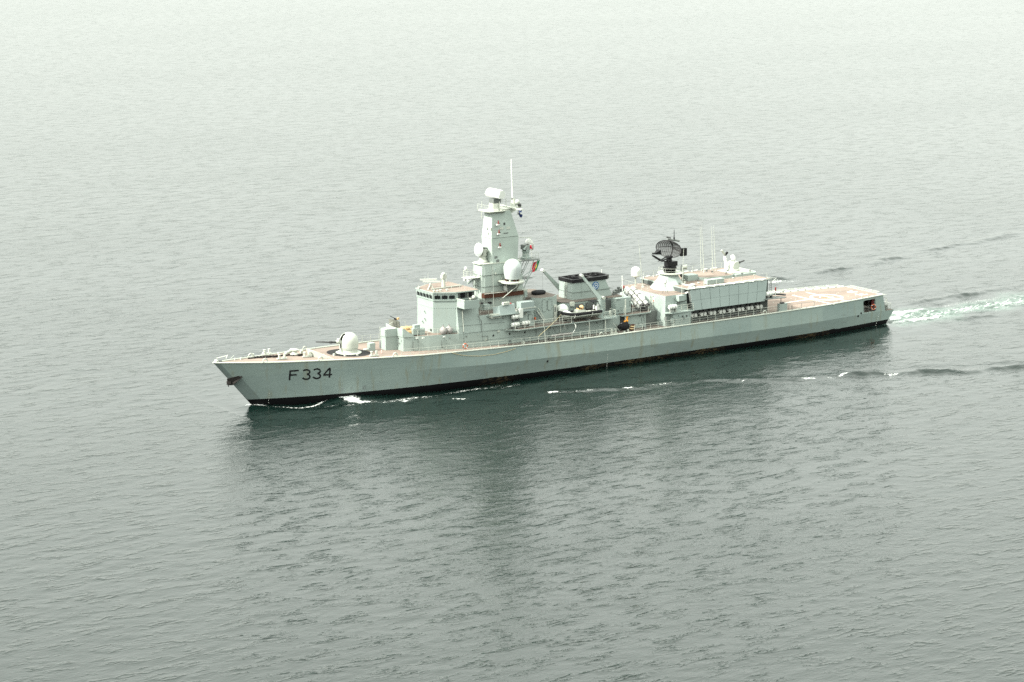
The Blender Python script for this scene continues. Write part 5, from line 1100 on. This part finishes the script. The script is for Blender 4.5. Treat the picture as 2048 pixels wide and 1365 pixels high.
part(MB().loft([[(bx0+.3+f*1.5, by0+s*bw(max(f*.3, .02))*.92, bsh(f*.25)+.12+.38*math.sin(math.pi*min(1, f*.9+.1))*(1-s*s)) for s in np.linspace(-1, 1, 9)] for f in np.linspace(0, 1, 8)], closed=False), 'bow_cover', 'white', rib, True)
part(MB().box(bx0+.5, bx1-.1, by0-.8, by0+.8, bz0+.7, bz0+.78), 'boat_floor', 'midgrey', rib)
part(MB().hexa([(bx0+2.6, by0-.55, bz0+.78), (bx0+4.3, by0-.55, bz0+.78), (bx0+4.3, by0+.55, bz0+.78), (bx0+2.6, by0+.55, bz0+.78)], [(bx0+2.75, by0-.4, bz0+1.45), (bx0+4.2, by0-.45, bz0+1.3), (bx0+4.2, by0+.45, bz0+1.3), (bx0+2.75, by0+.4, bz0+1.45)]), 'console', 'lightgrey', rib)
part(MB().ell((bx0+3.75, by0, bz0+1.65), .3, .4, .38).box(bx0+3.0, bx0+3.5, by0-.3, by0+.3, bz0+1.4, bz0+1.62), 'seat', 'yellow', rib, True); part(MB().box(bx0+3.05, bx0+3.55, by0-.35, by0+.35, bz0+1.6, bz0+1.72), 'instrument_panel', 'black', rib)
for s in (-1, 1): part(MB().path([(bx1-1.75, by0+s*.75, bz0+.9), (bx1-1.6, by0+s*.7, bz0+1.9), (bx1-1.2, by0+s*.65, bz0+2.35), (bx1-.4, by0+s*.65, bz0+2.35), (bx1-.1, by0+s*.7, bz0+1.5)], .05, 6), 'arch_frame', 'black', rib)
part(MB().box(bx1-1.35, bx1-.35, by0-.7, by0+.7, bz0+2.33, bz0+2.42), 'arch_canopy', 'black', rib)
for s in (-.35, .35): part(MB().loft([[(bx1-.3+a*c_, by0+s+b_*c_, bz0+z) for a, b_ in ((-.28, -.16), (.3, -.16), (.3, .16), (-.28, .16))] for z, c_ in ((.9, .7), (1.3, 1), (1.75, .95), (1.9, .5))]), 'outboard_motor', 'white' if s < 0 else 'dark', rib)
part(MB().lathe((bx1-1.15, by0-.6, bz0+1.35), [(.14, 0), (.14, .55), (.05, .6)], 10), 'fuel_bottle', 'white', rib, True)
for x in (bx0+1.7, bx0+4.9): part(MB().path([(x, by0-1.28, bsh(.5)), (x, by0-1.22, bsh(.5)-.35), (x, by0-.9, bz0+.3)], .035, 5), 'gripe_strap', 'white', rib)
for x in (bx0+1.6, bx0+4.6): build(MB().box(x-.12, x+.12, by0-.95, by0+.95, Z7+.02, Z7+.28), 'boat_cradle', 'midgrey', ship)
# black dinghy
P = Zp(1077, 588.5, 11.13); dg = thing('folded_dinghy', 'black rolled rubber dinghy on the small deck behind the mast', 'dinghy', tuple(P))
part(MB().path([(P[0]+.95*math.cos(a), P[1]+.6*math.sin(a), 11.13+.26) for a in np.linspace(0, 6.2832, 25)], .26, 8), 'dinghy_tube', 'rubber', dg, True)
part(MB().ell((P[0]+.2, P[1], 11.45), .8, .5, .22), 'dinghy_floor_roll', 'rubber', dg, True)
# life raft canisters
def canister(px_, py_, y, label, L=1.35, r_=.34):
    P = Yp(px_, py_, y); t_ = thing('life_raft_canister', label, 'life raft', (P[0], P[1], P[2]-r_), 'life raft canisters along the port side')
    part(MB().lathe(tuple(P), [(.12, -L/2), (r_*.8, -L/2+.04), (r_, -L/2+.18), (r_, -.03), (r_*1.05, -.02), (r_*1.05, .02), (r_, .03), (r_, L/2-.18), (r_*.8, L/2-.04), (.12, L/2)], 18, (1, 0, 0)), 'canister_shell', 'white', t_, True)
    for s in (-.3, .28): part(MB().lathe((P[0]+s, P[1], P[2]), [(r_*1.03, -.035), (r_*1.03, .035)], 18, (1, 0, 0)), 'lashing_strap', 'midgrey', t_)
    build(MB().box(P[0]-.45, P[0]-.35, P[1]-.3, P[1]+.3, P[2]-r_-.35, P[2]-r_+.05).box(P[0]+.35, P[0]+.45, P[1]-.3, P[1]+.3, P[2]-r_-.35, P[2]-r_+.05).box(P[0]-.5, P[0]+.5, P[1]+.05, P[1]+.2, P[2]-r_-.3, P[2]-r_-.2), 'raft_cradle', 'midgrey', ship)
canister(1031, 634, -4.95, 'white life raft canister fixed high on the wall above two others')
canister(1030.5, 649.8, -5.2, 'white life raft canister at the forward tip of the boat deck')
canister(1051.5, 646.5, -5.2, 'white life raft canister on the boat deck below the small door')
canister(1345.5, 614.5, -6.55, 'white life raft canister on the railed platform under the radar tower', 1.45, .38)
canister(1538.5, 588, -6.3, 'white life raft canister beside the flight deck on a grey side platform', 1.4, .38)
# yellow bundle, round fenders
P = Yp(812, 660, -1.35); yb = thing('folded_boat_cover', 'pale orange inflated bundle lashed on the deck ahead of the bridge', 'bundle', (P[0], P[1], Z1))
for i, (dy, dz, rr) in enumerate(((-.42, .42, .38), (.1, .46, .4), (-.15, .95, .36), (.45, .8, .3))):
    part(MB().loft([[(P[0]+s+.1*i*.3, P[1]+dy+rr*q*math.cos(6.28319*k/12), Z1+.05+dz+rr*q*math.sin(6.28319*k/12)) for k in range(12)] for s, q in ((-1.1, .25), (-.98, .75), (-.7, 1), (-.4, .94), (-.1, 1.03), (.2, .95), (.55, 1.0), (.85, .8), (.98, .3))]), 'inflated_lobe', 'yellow', yb, True)
for x in (-.5, .3): part(MB().path([(P[0]+x, P[1]+1.0*math.cos(a)-.0, Z1+.62+.72*math.sin(a)) for a in np.linspace(0.2, 3.0, 9)], .03, 5), 'lashing', 'rope', yb)
for q, lab in (((886.5, 662.5), 'round grey fender on the upper deck, the one nearer the bow'), ((898, 661.5), 'round grey fender on the upper deck, the one nearer the stern')):
    P = Yp(*q, -3.75); fdr = thing('round_fender', lab, 'fender', (P[0], P[1], Z1+.02), 'round fenders on the upper deck')
    part(MB().lathe((P[0], P[1], Z1+.02), [(.1, 0), (.4, .12), (.55, .4), (.56, .6), (.42, .9), (.18, 1.05), (.12, 1.15), (.14, 1.25), (.05, 1.28)], 18), 'fender_body', 'fendergrey', fdr, True)
    part(MB().path([(P[0]+.06*math.cos(a), P[1], Z1+1.28+.08+.08*math.sin(a)) for a in np.linspace(0, 6.28, 9)], .02, 5), 'fender_eye', 'dark', fdr)
# life rings
def life_ring(P, nrm, lab, r_=.36):
    t_ = thing('life_ring', lab, 'life ring', (P[0], P[1], P[2]-r_)); n_ = Vector(nrm).normalized(); d_, u_, v_ = MB().frame(n_); c = Vector(tuple(P))
    part(MB().path([c+(u_*math.cos(a)+v_*math.sin(a))*r_ for a in np.linspace(0, 6.2832, 25)], .085, 8), 'ring', 'orange', t_, True)
    for k in range(4):
        a0 = k*1.5708+.6; part(MB().path([c+(u_*math.cos(a)+v_*math.sin(a))*r_ for a in np.linspace(a0, a0+.28, 4)], .092, 8), 'white_band', 'white', t_, True)
P = Yp(930.5, 692.8, -6.95); life_ring(P, (0, 1, 0), 'orange life ring hung on the guard rail below the bridge')
P = Yp(1747, 614.5, -5.25); life_ring(P, (.1, 1, 0), 'orange life ring inside the dark side opening near the stern', .42)
P = Xp(1776.5, 603, 120.3); 
# long grey fender under the boat deck with its white hose
A, B = Yp(1102, 672.8, -6.25), Yp(1145, 667.0, -6.25); lf = thing('long_fender', 'long grey padded fender hanging under the boat deck edge', 'fender', tuple((A+B)/2))
part(MB().path([A+(B-A)*f+np.array([0, 0, rng.uniform(-.02, .02)]) for f in np.linspace(0, 1, 16)], [.1]+[.17+.02*(i % 2) for i in range(14)]+[.1], 10), 'fender_body', 'fendergrey', lf, True)
part(MB().path([Yp(1145, 667, -6.3), Yp(1149, 661, -6.4), Yp(1151.5, 656, -6.4), Yp(1151.5, 651, -6.35), Yp(1149, 648, -6.2)], .06, 6), 'white_hose', 'white', lf, True)
# ropes
rp1 = thing('yellow_rope', 'yellow rope stretched from the boat bow down to the deck rail', 'rope', tuple(Yp(1076, 673, -6.8)))
part(MB().path([Yp(1122.5, 629, -5.6), Yp(1113.5, 639.5, -6.0), Yp(1092, 660, -6.5), Yp(1077, 673, -6.9)], .02, 5), 'rope_strand', plain('yellow_rope_fibre', (.42, .36, .2), .8), rp1)
for i, (a, b_, lab) in enumerate((((1119, 635), (1122, 672), 'thin pale line hanging straight down from the boat bow'), ((1124, 636), (1131.5, 661), 'thin pale line hanging slantwise below the boat bow'))):
    A, B = Yp(*a, -6.2), Yp(*b_, -6.3); rr = thing('hanging_line', lab, 'rope', tuple(B)); part(MB().tube(A, B, .02, n=5), 'line_strand', 'lightgrey', rr); part(MB().lathe(tuple(B), [(.05, 0), (.08, .05), (.05, .12)], 8), 'line_end_weight', 'dark', rr)
mr = thing('mooring_line', 'slack pale rope looped along the hull side below the bridge', 'rope', tuple(hull_at(905, 706, .1)))
part(MB().path([hull_at(903, 705.5, .12), hull_at(915, 709.5, .06), hull_at(935, 712, .05), hull_at(960, 712.5, .05), hull_at(990, 709, .05), hull_at(1012, 703.5, .05), hull_at(1030, 697.5, .1)], .03, 5), 'rope_strand', 'rope', mr)
# gear in the waist
P = Yp(1250.5, 641, -4.85); og = thing('orange_gear', 'orange gear bundle hanging by the post ahead of the missile tubes', 'gear', (P[0], P[1], P[2]-.7))
for i, (dx, dz) in enumerate(((.35, .5), (.2, .25), (0, .0), (.25, -.1), (-.2, -.15))): part(MB().ell((P[0]+dx, P[1]-.05*i, P[2]+dz), .2, .16, .22, 10, 7), 'orange_float', plain('orange_float_plastic', (.75, .32, .04), .5) if i == 0 else 'gold' if False else bpy.data.materials['orange_float_plastic'], og, True)
part(MB().obox((P[0]-.4, P[1], P[2]-.55), (.8, 0, .25), (0, .3, 0), (-.1, 0, .4)), 'canvas_bag', plain('mauve_grey_canvas', (.36, .32, .34), .8), og)
P = Yp(1247, 653.5, -5.1); bc = thing('black_canvas_bundle', 'black tarpaulin covered heap on the side deck ahead of the hangar', 'bundle', (P[0], P[1], 4.86))
part(MB().loft([[(P[0]+s+.1*math.sin(3*k), P[1]+.45*q*math.cos(6.28319*k/12), 4.84+max(0, .65+.65*q*math.sin(6.28319*k/12)*(1+.15*math.sin(4*s)))) for k in range(12)] for s, q in ((-1.0, .3), (-.7, .6), (-.2, .8), (.3, 1), (.6, 1.0), (.85, .6))]), 'tarpaulin', 'rubber', bc, True)
P = Zp(1262.5, 660, 4.9); tb_ = thing('tan_gear_heap', 'small tan heap of rope and gear by the rail beside the black bundle', 'gear', (P[0], P[1], 4.86))
for i in range(5): part(MB().path([(P[0]+.35*math.cos(a)+.08*i, P[1]+.3*math.sin(a), 4.95+.16*i) for a in np.linspace(0, 6.28, 13)], .09, 6), 'rope_coil', 'rope' if i % 2 else 'brown', tb_, True)
# flags
def flag(name, label, corners, y, bands, rows=8, cols=14, wave=.12):
    """corners in photo pixels: hoist top, hoist bottom, fly top, fly bottom"""
    HT, HB, FT, FB = [Yp(*c, y) for c in corners]; t_ = thing(name, label, 'flag', tuple(HB))
    def pt(u, v):
        p = (HT+(FT-HT)*u)*(1-v)+(HB+(FB-HB)*u)*v; return p+np.array([.03*math.sin(9*u+2*v), wave*math.sin(7*u+3*v)*(u**.5), .02*math.sin(11*u)])
    for u0, u1, mat, nm in bands:
        g = [[pt(u0+(u1-u0)*i/cols, j/rows) for j in range(rows+1)] for i in range(cols+1)]; part(MB().loft(g, closed=False), nm, mat, t_, True)
    return t_, pt
fl, pt = flag('national_flag', 'red and green flag with yellow emblem flying behind the mast', ((1080, 520.5), (1073, 541), (1067.5, 525), (1062.5, 547)), -.8, ((0, .4, 'flaggreen', 'green_field'), (.4, 1, 'flagred', 'red_field')))
for s in (-.02, .02): part(MB().add([pt(.4+.13*math.cos(a), .5+.2*math.sin(a))+np.array([0, s, 0]) for a in np.linspace(0, 6.2, 16)], [tuple(range(16))]), 'flag_emblem', 'gold', fl)
bar('flag_halyard', Yp(1072, 541.5, -.8), Yp(1080, 517, -.8), .015, 'dark')
f2, p2_ = flag('blue_flag', 'limp dark blue flag hanging under the mast yardarm', ((1044, 420), (1037, 421), (1043.5, 436), (1039.5, 434)), -1.2, ((0, 1, 'flagblue', 'blue_cloth'),), wave=.22)
for s in (-.03, .03): part(MB().add([p2_(.45+.16*math.cos(a), .45+.3*math.sin(a))+np.array([0, s, 0]) for a in np.linspace(0, 6.2, 10)], [tuple(range(10))]), 'flag_star', 'white', f2)
f3, _ = flag('signal_flag', 'small red and white flag in front of the aft tracking dish', ((1063, 487), (1059.5, 488), (1064, 501.5), (1060.5, 501)), -1.3, ((0, .25, 'white', 'white_stripe'), (.25, .8, 'flagred', 'red_stripe'), (.8, 1, 'white', 'white_stripe')))
f4, _ = flag('grey_pennant', 'limp grey pennant beside the blue flag under the yardarm', ((1037.5, 421), (1035.5, 421), (1037, 430), (1035.5, 429.5)), -.9, ((0, 1, 'fendergrey', 'pennant_cloth'),), wave=.1)

# ------------------------------------------------------------------ sea: displaced sheet to the horizon, ship waves, foam
STEP = .42
def axis(lo, hi, ext):
    a = list(np.arange(lo, hi+.01, STEP)); s = STEP; x = a[-1]
    while x < ext: s *= 1.035; x += s; a.append(x)
    s = STEP; x = lo; b_ = []
    while x > -ext: s *= 1.045; x -= s; b_.append(x)
    return np.array(b_[::-1]+a)
gx, gy = axis(-82, 190, 26000), axis(-152, 130, 26000)
SXg, SYg = np.gradient(gx), np.gradient(gy)
XX, YY = np.meshgrid(gx, gy, indexing='ij'); SP = np.maximum(*np.meshgrid(SXg, SYg, indexing='ij'))
def ocean(L, N, V, dirn, slope, seed, pw=2.0, cut=.12):
    r_ = np.random.default_rng(seed); k1 = 2*np.pi*np.fft.fftfreq(N, L/N); KX, KY = np.meshgrid(k1, k1, indexing='ij'); K = np.hypot(KX, KY); K[0, 0] = 1
    lw_ = V*V/9.81; c_ = (KX*math.cos(dirn)+KY*math.sin(dirn))/K
    Pk = np.exp(-1/(K*lw_)**2)/K**4*np.abs(c_)**pw*np.exp(-(K*cut)**2); Pk[0, 0] = 0
    h = np.sqrt(Pk)*(r_.normal(size=K.shape)+1j*r_.normal(size=K.shape))
    f = lambda q: np.real(np.fft.ifft2(q))
    H = f(h); s = np.sqrt(np.mean(f(1j*KX*h)**2+f(1j*KY*h)**2)); q = slope/s
    return H*q, f(-1j*KX/K*h)*q, f(-1j*KY/K*h)*q
def samp(A, L, x, y):
    N = A.shape[0]; u = (x/L*N) % N; v = (y/L*N) % N; i, j = np.floor(u).astype(int) % N, np.floor(v).astype(int) % N; fu, fv = u-np.floor(u), v-np.floor(v); i2, j2 = (i+1) % N, (j+1) % N
    return A[i, j]*(1-fu)*(1-fv)+A[i2, j]*fu*(1-fv)+A[i, j2]*(1-fu)*fv+A[i2, j2]*fu*fv
Hh_ = np.zeros_like(XX); DX = np.zeros_like(XX); DY = np.zeros_like(XX)
patch = .78 + .5*np.sin(XX/37+1.3*np.sin(YY/53))*np.sin(YY/41+.8*np.sin(XX/61)+1)*.5      # gusts: rougher and smoother areas
wshort = 1-sm(SP, .75, 1.5); wlong = 1-sm(SP, 2.5, 5)
for L_, V_, dr, sl, sd, wt in ((173.0, 2.1, R(96), .042, 3, wshort*patch), (131.0, 1.8, R(70), .03, 5, wshort), (611.0, 4.2, R(102), .010, 8, wlong)):
    A, B, C_ = ocean(L_, 512, V_, dr, sl, sd, 2.5, .12 if L_ < 300 else .6)
    ca, sa = math.cos(.13*sd), math.sin(.13*sd); xr, yr = XX*ca-YY*sa, XX*sa+YY*ca
    A2, B2, C2 = ocean(L_, 512, V_, dr+.13*sd, sl, sd, 2.5, .12 if L_ < 300 else .6)
    Hh_ += wt*samp(A2, L_, xr, yr); bx_, by_ = samp(B2, L_, xr, yr), samp(C2, L_, xr, yr)
    DX += -1.5*wt*(bx_*ca+by_*sa); DY += -1.5*wt*(-bx_*sa+by_*ca)
FOAM = np.zeros_like(XX); AER = np.zeros_like(XX); CALM = np.ones_like(XX)
def pl(pts): return np.array([Zp(*p, 0)[:2] for p in pts])
def pdist(P, pad):
    m = np.where((XX > P[:, 0].min()-pad) & (XX < P[:, 0].max()+pad) & (YY > P[:, 1].min()-pad) & (YY < P[:, 1].max()+pad))
    x, y = XX[m], YY[m]; best = np.full(x.shape, 1e9); tt = np.zeros(x.shape); side = np.zeros(x.shape); L = 0; tot = sum(np.linalg.norm(b_-a) for a, b_ in zip(P, P[1:]))
    for a, b_ in zip(P, P[1:]):
        d = b_-a; l = np.linalg.norm(d); s = np.clip(((x-a[0])*d[0]+(y-a[1])*d[1])/l**2, 0, 1); qx, qy = x-a[0]-s*d[0], y-a[1]-s*d[1]; r_ = np.hypot(qx, qy)
        u_ = r_ < best; best[u_] = r_[u_]; tt[u_] = (L+s[u_]*l)/tot; side[u_] = np.sign(d[0]*qy-d[1]*qx)[u_]; L += l
    return m, best, tt, side
def crest(pts, amp, sg):
    m, d, t_, s = pdist(pl(pts), 8*sg); env = np.sin(np.pi*np.clip(t_, 0, 1))**.8*(.85+.2*np.sin(XX[m]*.5+2*np.sin(YY[m]*.3))+.15*np.sin(XX[m]*1.9))
    q = d*s+.2*np.sin(XX[m]*.8)+.12*np.sin(XX[m]*2.9+1); g = np.where(q < 0, np.exp(-(q/(sg*.75))**2), np.exp(-(q/(sg*1.6))**2))
    Hh_[m] += amp*env*(g-.45*np.exp(-((q+2.2*sg)/(1.3*sg))**2)-.35*np.exp(-((q-3.4*sg)/(1.6*sg))**2))
for pts, amp, sg in ((((1080, 788), (1130, 783), (1190, 780), (1260, 777)), .22, .8), (((1240, 779), (1330, 768), (1400, 764)), .2, .9), (((1385, 763), (1440, 760), (1530, 761), (1610, 758), (1660, 752)), .28, .9),
                     (((1640, 755), (1700, 748.5), (1760, 747), (1815, 749)), .42, .8), (((1780, 749), (1840, 744), (1900, 742), (1975, 745)), .38, .8), (((1945, 743), (2000, 737), (2070, 733), (2150, 728)), .45, .85), (((2040, 741), (2110, 735), (2200, 728)), .4, 1.0),
                     (((1520, 564), (1545, 558.5), (1572, 554)), .4, .9), (((1630, 547), (1665, 540), (1712, 533)), .34, .9), (((1740, 531), (1772, 519), (1812, 512)), .34, 1.0), (((1845, 503), (1885, 496), (1925, 486)), .32, 1.0), (((1930, 491), (1975, 480), (2040, 464)), .3, 1.1),
                     (((1800, 612), (1870, 598), (1960, 586)), .25, .8), (((1900, 640), (1950, 634), (2000, 632)), .25, .7), (((1830, 618), (1880, 607), (1930, 590), (2048, 570)), .22, .8),
                     (((627, 815), (655, 806), (690, 797), (715, 796)), .55, .9)): crest(pts, amp, sg)
for i in range(26):                                        # transverse and feathered waves inside the wake
    f = i/26; x0, y0 = 128+i*6.5, 0; 
# water lifted along the hull side
m = np.where((XX > 2) & (XX < 126) & (np.abs(YY) < 26)); x, y = XX[m], np.abs(YY[m])
dh = np.maximum(y-hb(np.clip(x, 6.1, 120), 0.0*x), 0)
h0_ = np.interp(x, [3, 6, 8, 11, 14, 17, 20, 23, 27, 34, 45, 60, 90, 118, 124], [0, .25, .12, -.12, -.10, .25, .62, .38, -.02, -.25, -.12, .03, -.02, .05, 0])
Hh_[m] = Hh_[m]*(.22+.78*np.clip(dh/13, 0, 1))+h0_*np.exp(-dh/2.4)
DX[m] *= np.clip(dh/3, 0, 1); DY[m] *= np.clip(dh/3, 0, 1)
CALM[m] = .34+.66*sm(dh, 5, 20)
def foam(pts, wd, st):
    P = pl(pts); mm, d, t_, s = pdist(P, 4*wd+1); env = np.clip(np.sin(np.pi*(.06+.88*np.clip(t_, 0, 1)))**.5, 0, 1)
    np.maximum.at(FOAM, mm, min(st, 1.05)*env*np.exp(-(d/wd)**2))
for pts, wd, st in ((((492, 813), (500, 812), (512, 812), (535, 813.5)), .45, 1.1), (((530, 814), (600, 816), (630, 812), (652, 803), (668, 798.5)), .36, .85), (((668, 798), (684, 799), (702, 803), (722, 806.5), (748, 805)), .8, 1.5), (((690, 800), (715, 804)), 1.2, 1.2),
                    (((740, 806), (770, 806), (800, 801), (830, 795.5), (850, 795), (878, 791)), .95, .62), (((800, 805), (820, 801)), .6, .8), (((876, 791), (900, 786), (930, 781), (955, 777), (985, 775), (1010, 769)), .75, .58), (((900, 797), (920, 798.2), (938, 798)), .32, 1.0),
                    (((1000, 777), (1030, 770), (1050, 768)), .4, .55), (((1094, 787), (1105, 785), (1119, 785)), .45, 1.4), (((1122, 785), (1170, 783), (1200, 778)), .45, .5), (((1245, 776.5), (1256, 777), (1266, 775.5)), .42, 1.35), (((1300, 772), (1330, 769), (1352, 766)), .4, .6),
                    (((1597, 758), (1612, 758.5), (1635, 757.5)), .42, .95), (((1645, 757), (1670, 755)), .5, .6), (((1676, 754), (1688, 750), (1697, 747.5)), .35, .9), (((1768, 749), (1785, 750), (1798, 748.8)), .38, .95), (((1470, 762), (1500, 763)), .4, .5),
                    (((1530, 567), (1550, 562), (1575, 559)), 1.0, .7), (((1560, 566), (1600, 560)), .8, .5), (((620, 817), (680, 810), (760, 811)), .25, .55)): foam(pts, wd, st)
# churned wake astern
cw = pl(((1778, 642), (1830, 633), (1900, 622), (1980, 612), (2060, 600), (2200, 582), (2500, 545)))
mm, d, t_, s = pdist(cw, 30); xs_ = XX[mm]-120; wid = 3.4+.018*np.maximum(xs_, 0)+1.0*np.sin(xs_*.21)+.7*np.sin(xs_*.53+1)
core = np.exp(-(d/wid)**4)*np.clip(1.15-xs_/260, .25, 1.1)*(xs_ > -.5)
np.maximum.at(FOAM, mm, core*.42); np.maximum.at(AER, mm, np.exp(-(d/(wid*1.25))**4)*np.clip(1-xs_/330, .2, 1)*(xs_ > -.5))
Hh_[mm] += core*(.14*np.sin(XX[mm]*2.1+3*np.sin(YY[mm]*1.3))*np.sin(YY[mm]*1.9+XX[mm]*.7)+.10*np.sin(XX[mm]*3.3+YY[mm]*2.7))
for pts, wd, st in ((((1776, 648), (1800, 644), (1850, 637.5), (1900, 629)), .9, .85), (((1786, 634), (1810, 624), (1850, 617)), .9, .9), (((1790, 628), (1800, 622)), 1.2, 1.2), (((1840, 630), (1900, 622), (1960, 614), (2048, 603), (2120, 594)), 1.6, .62), (((1850, 620), (1920, 607), (2000, 597), (2060, 590)), 1.3, .55), (((1780, 641), (1796, 634)), 1.4, 1.3)): foam(pts, wd, st)

nx, ny = XX.shape
verts = np.stack([XX+DX, YY+DY, Hh_], -1).reshape(-1, 3).astype(np.float32)
idx = np.arange(nx*ny, dtype=np.int32).reshape(nx, ny)
quads = np.stack([idx[:-1, :-1], idx[1:, :-1], idx[1:, 1:], idx[:-1, 1:]], -1).reshape(-1, 4)
me = bpy.data.meshes.new('sea'); me.vertices.add(len(verts)); me.vertices.foreach_set('co', verts.ravel())
me.loops.add(quads.size); me.loops.foreach_set('vertex_index', quads.ravel()); me.polygons.add(len(quads))
me.polygons.foreach_set('loop_start', np.arange(0, quads.size, 4, dtype=np.int32)); me.polygons.foreach_set('use_smooth', np.ones(len(quads), bool)); me.update(calc_edges=True)
for nm, arr in (('foam', FOAM), ('aerated', AER), ('coarse', 1-wshort), ('calm', CALM)):
    at = me.attributes.new(nm, 'FLOAT', 'POINT'); at.data.foreach_set('value', arr.ravel().astype(np.float32))
sea = bpy.data.objects.new('sea', me); col.objects.link(sea); tag(sea, 'grey green rippled sea with dark reflections and white foam', 'sea', kind='structure')

m, t, b = new_mat('sea_water'); p = pos(t)
def attr(n): q = t.nodes.new('ShaderNodeAttribute'); q.attribute_name = n; return q.outputs['Fac']
fo, ae, co, ca_ = attr('foam'), attr('aerated'), attr('coarse'), attr('calm')
def wav(rot, sc, loc, det=3, rgh=.5, dist=.3): return noise(t, mapping(t, p, sc, loc, (0, 0, R(rot))), 1.0, det, rgh, dist)
mid = wav(6, (.17, .42, .3), (3, 1, 0), 2, .5)               # 2-5 m waves where the sheet is too coarse to carry them
mid2 = wav(-14, (.35, .9, .3), (9, 4, 0), 2, .5)
sml = wav(4, (.9, 2.3, 1), (0, 7, 0), 3, .55)                 # ripples
sml2 = wav(-28, (1.5, 3.2, 1), (5, 2, 0), 3, .6)
gust = mapr(t, noise(t, mapping(t, p, (.008, .02, .01)), 1.0, 3, .6), .35, .68, .55, 1.25)
def ridge(rot, sc, loc, pw, mask):
    n_ = wav(rot, sc, loc, 1, .4, .25)
    r_ = math_n(t, 'SUBTRACT', 1.0, math_n(t, 'ABSOLUTE', math_n(t, 'MULTIPLY', math_n(t, 'SUBTRACT', n_, .5), 3.2)), True)
    return math_n(t, 'MULTIPLY', math_n(t, 'POWER', r_, pw), mask)
mk = mapr(t, noise(t, mapping(t, p, (.22, .45, .1)), 1.0, 4, .6), .46, .68, .05, 1.0)
rdg = math_n(t, 'ADD', math_n(t, 'MULTIPLY', ridge(9, (.30, .78, .3), (2, 5, 0), 4.0, mk), .088), math_n(t, 'MULTIPLY', ridge(-8, (.65, 1.6, .3), (8, 1, 0), 3.0, mk), .032))
fin = wav(40, (2.3, 2.9, 1), (1, 3, 0), 3, .6)
near = math_n(t, 'ADD', math_n(t, 'MULTIPLY', math_n(t, 'ADD', math_n(t, 'ADD', math_n(t, 'MULTIPLY', sml, .038), math_n(t, 'MULTIPLY', fin, .032)), math_n(t, 'MULTIPLY', sml2, .022)), gust), rdg)
hgt = math_n(t, 'ADD', math_n(t, 'MULTIPLY', math_n(t, 'ADD', math_n(t, 'MULTIPLY', mid, .22), math_n(t, 'MULTIPLY', mid2, .09)), co), math_n(t, 'MULTIPLY', near, ca_))
bp = t.nodes.new('ShaderNodeBump'); bp.inputs['Strength'].default_value = 1.0; bp.inputs['Distance'].default_value = 1.0
t.links.new(hgt, bp.inputs['Height']); t.links.new(bp.outputs[0], b.inputs['Normal'])
fn = noise(t, mapping(t, p, (1.6, 3.0, 1)), 1.5, 8, .72, .8)
fn2 = noise(t, mapping(t, p, (.45, 2.0, 1)), 1.2, 8, .7, 1.2)
fnm = t.nodes.new('ShaderNodeMix'); t.links.new(ae, fnm.inputs['Factor']); t.links.new(fn, fnm.inputs['A']); t.links.new(fn2, fnm.inputs['B']); fn = fnm.outputs['Result']
fm_ = mapr(t, math_n(t, 'ADD', fo, math_n(t, 'MULTIPLY', math_n(t, 'SUBTRACT', fn, .5), 3.0)), .52, 1.0)
fm_ = math_n(t, 'MULTIPLY', fm_, mapr(t, fo, .04, .25))
an_ = math_n(t, 'MULTIPLY', ae, mapr(t, noise(t, mapping(t, p, (.25, .6, 1)), 1.0, 4), .3, .7, .35, 1.0))
cc = mixc(t, an_, (.0022, .0072, .0058), (.075, .115, .095))
cc = mixc(t, fm_, cc, (.80, .82, .80))
t.links.new(cc, b.inputs['Base Color'])
rg_ = t.nodes.new('ShaderNodeMix'); rg_.inputs['A'].default_value = .05; rg_.inputs['B'].default_value = .75; t.links.new(fm_, rg_.inputs['Factor']); t.links.new(rg_.outputs['Result'], b.inputs['Roughness'])
b.inputs['IOR'].default_value = 1.333
me.materials.append(m)
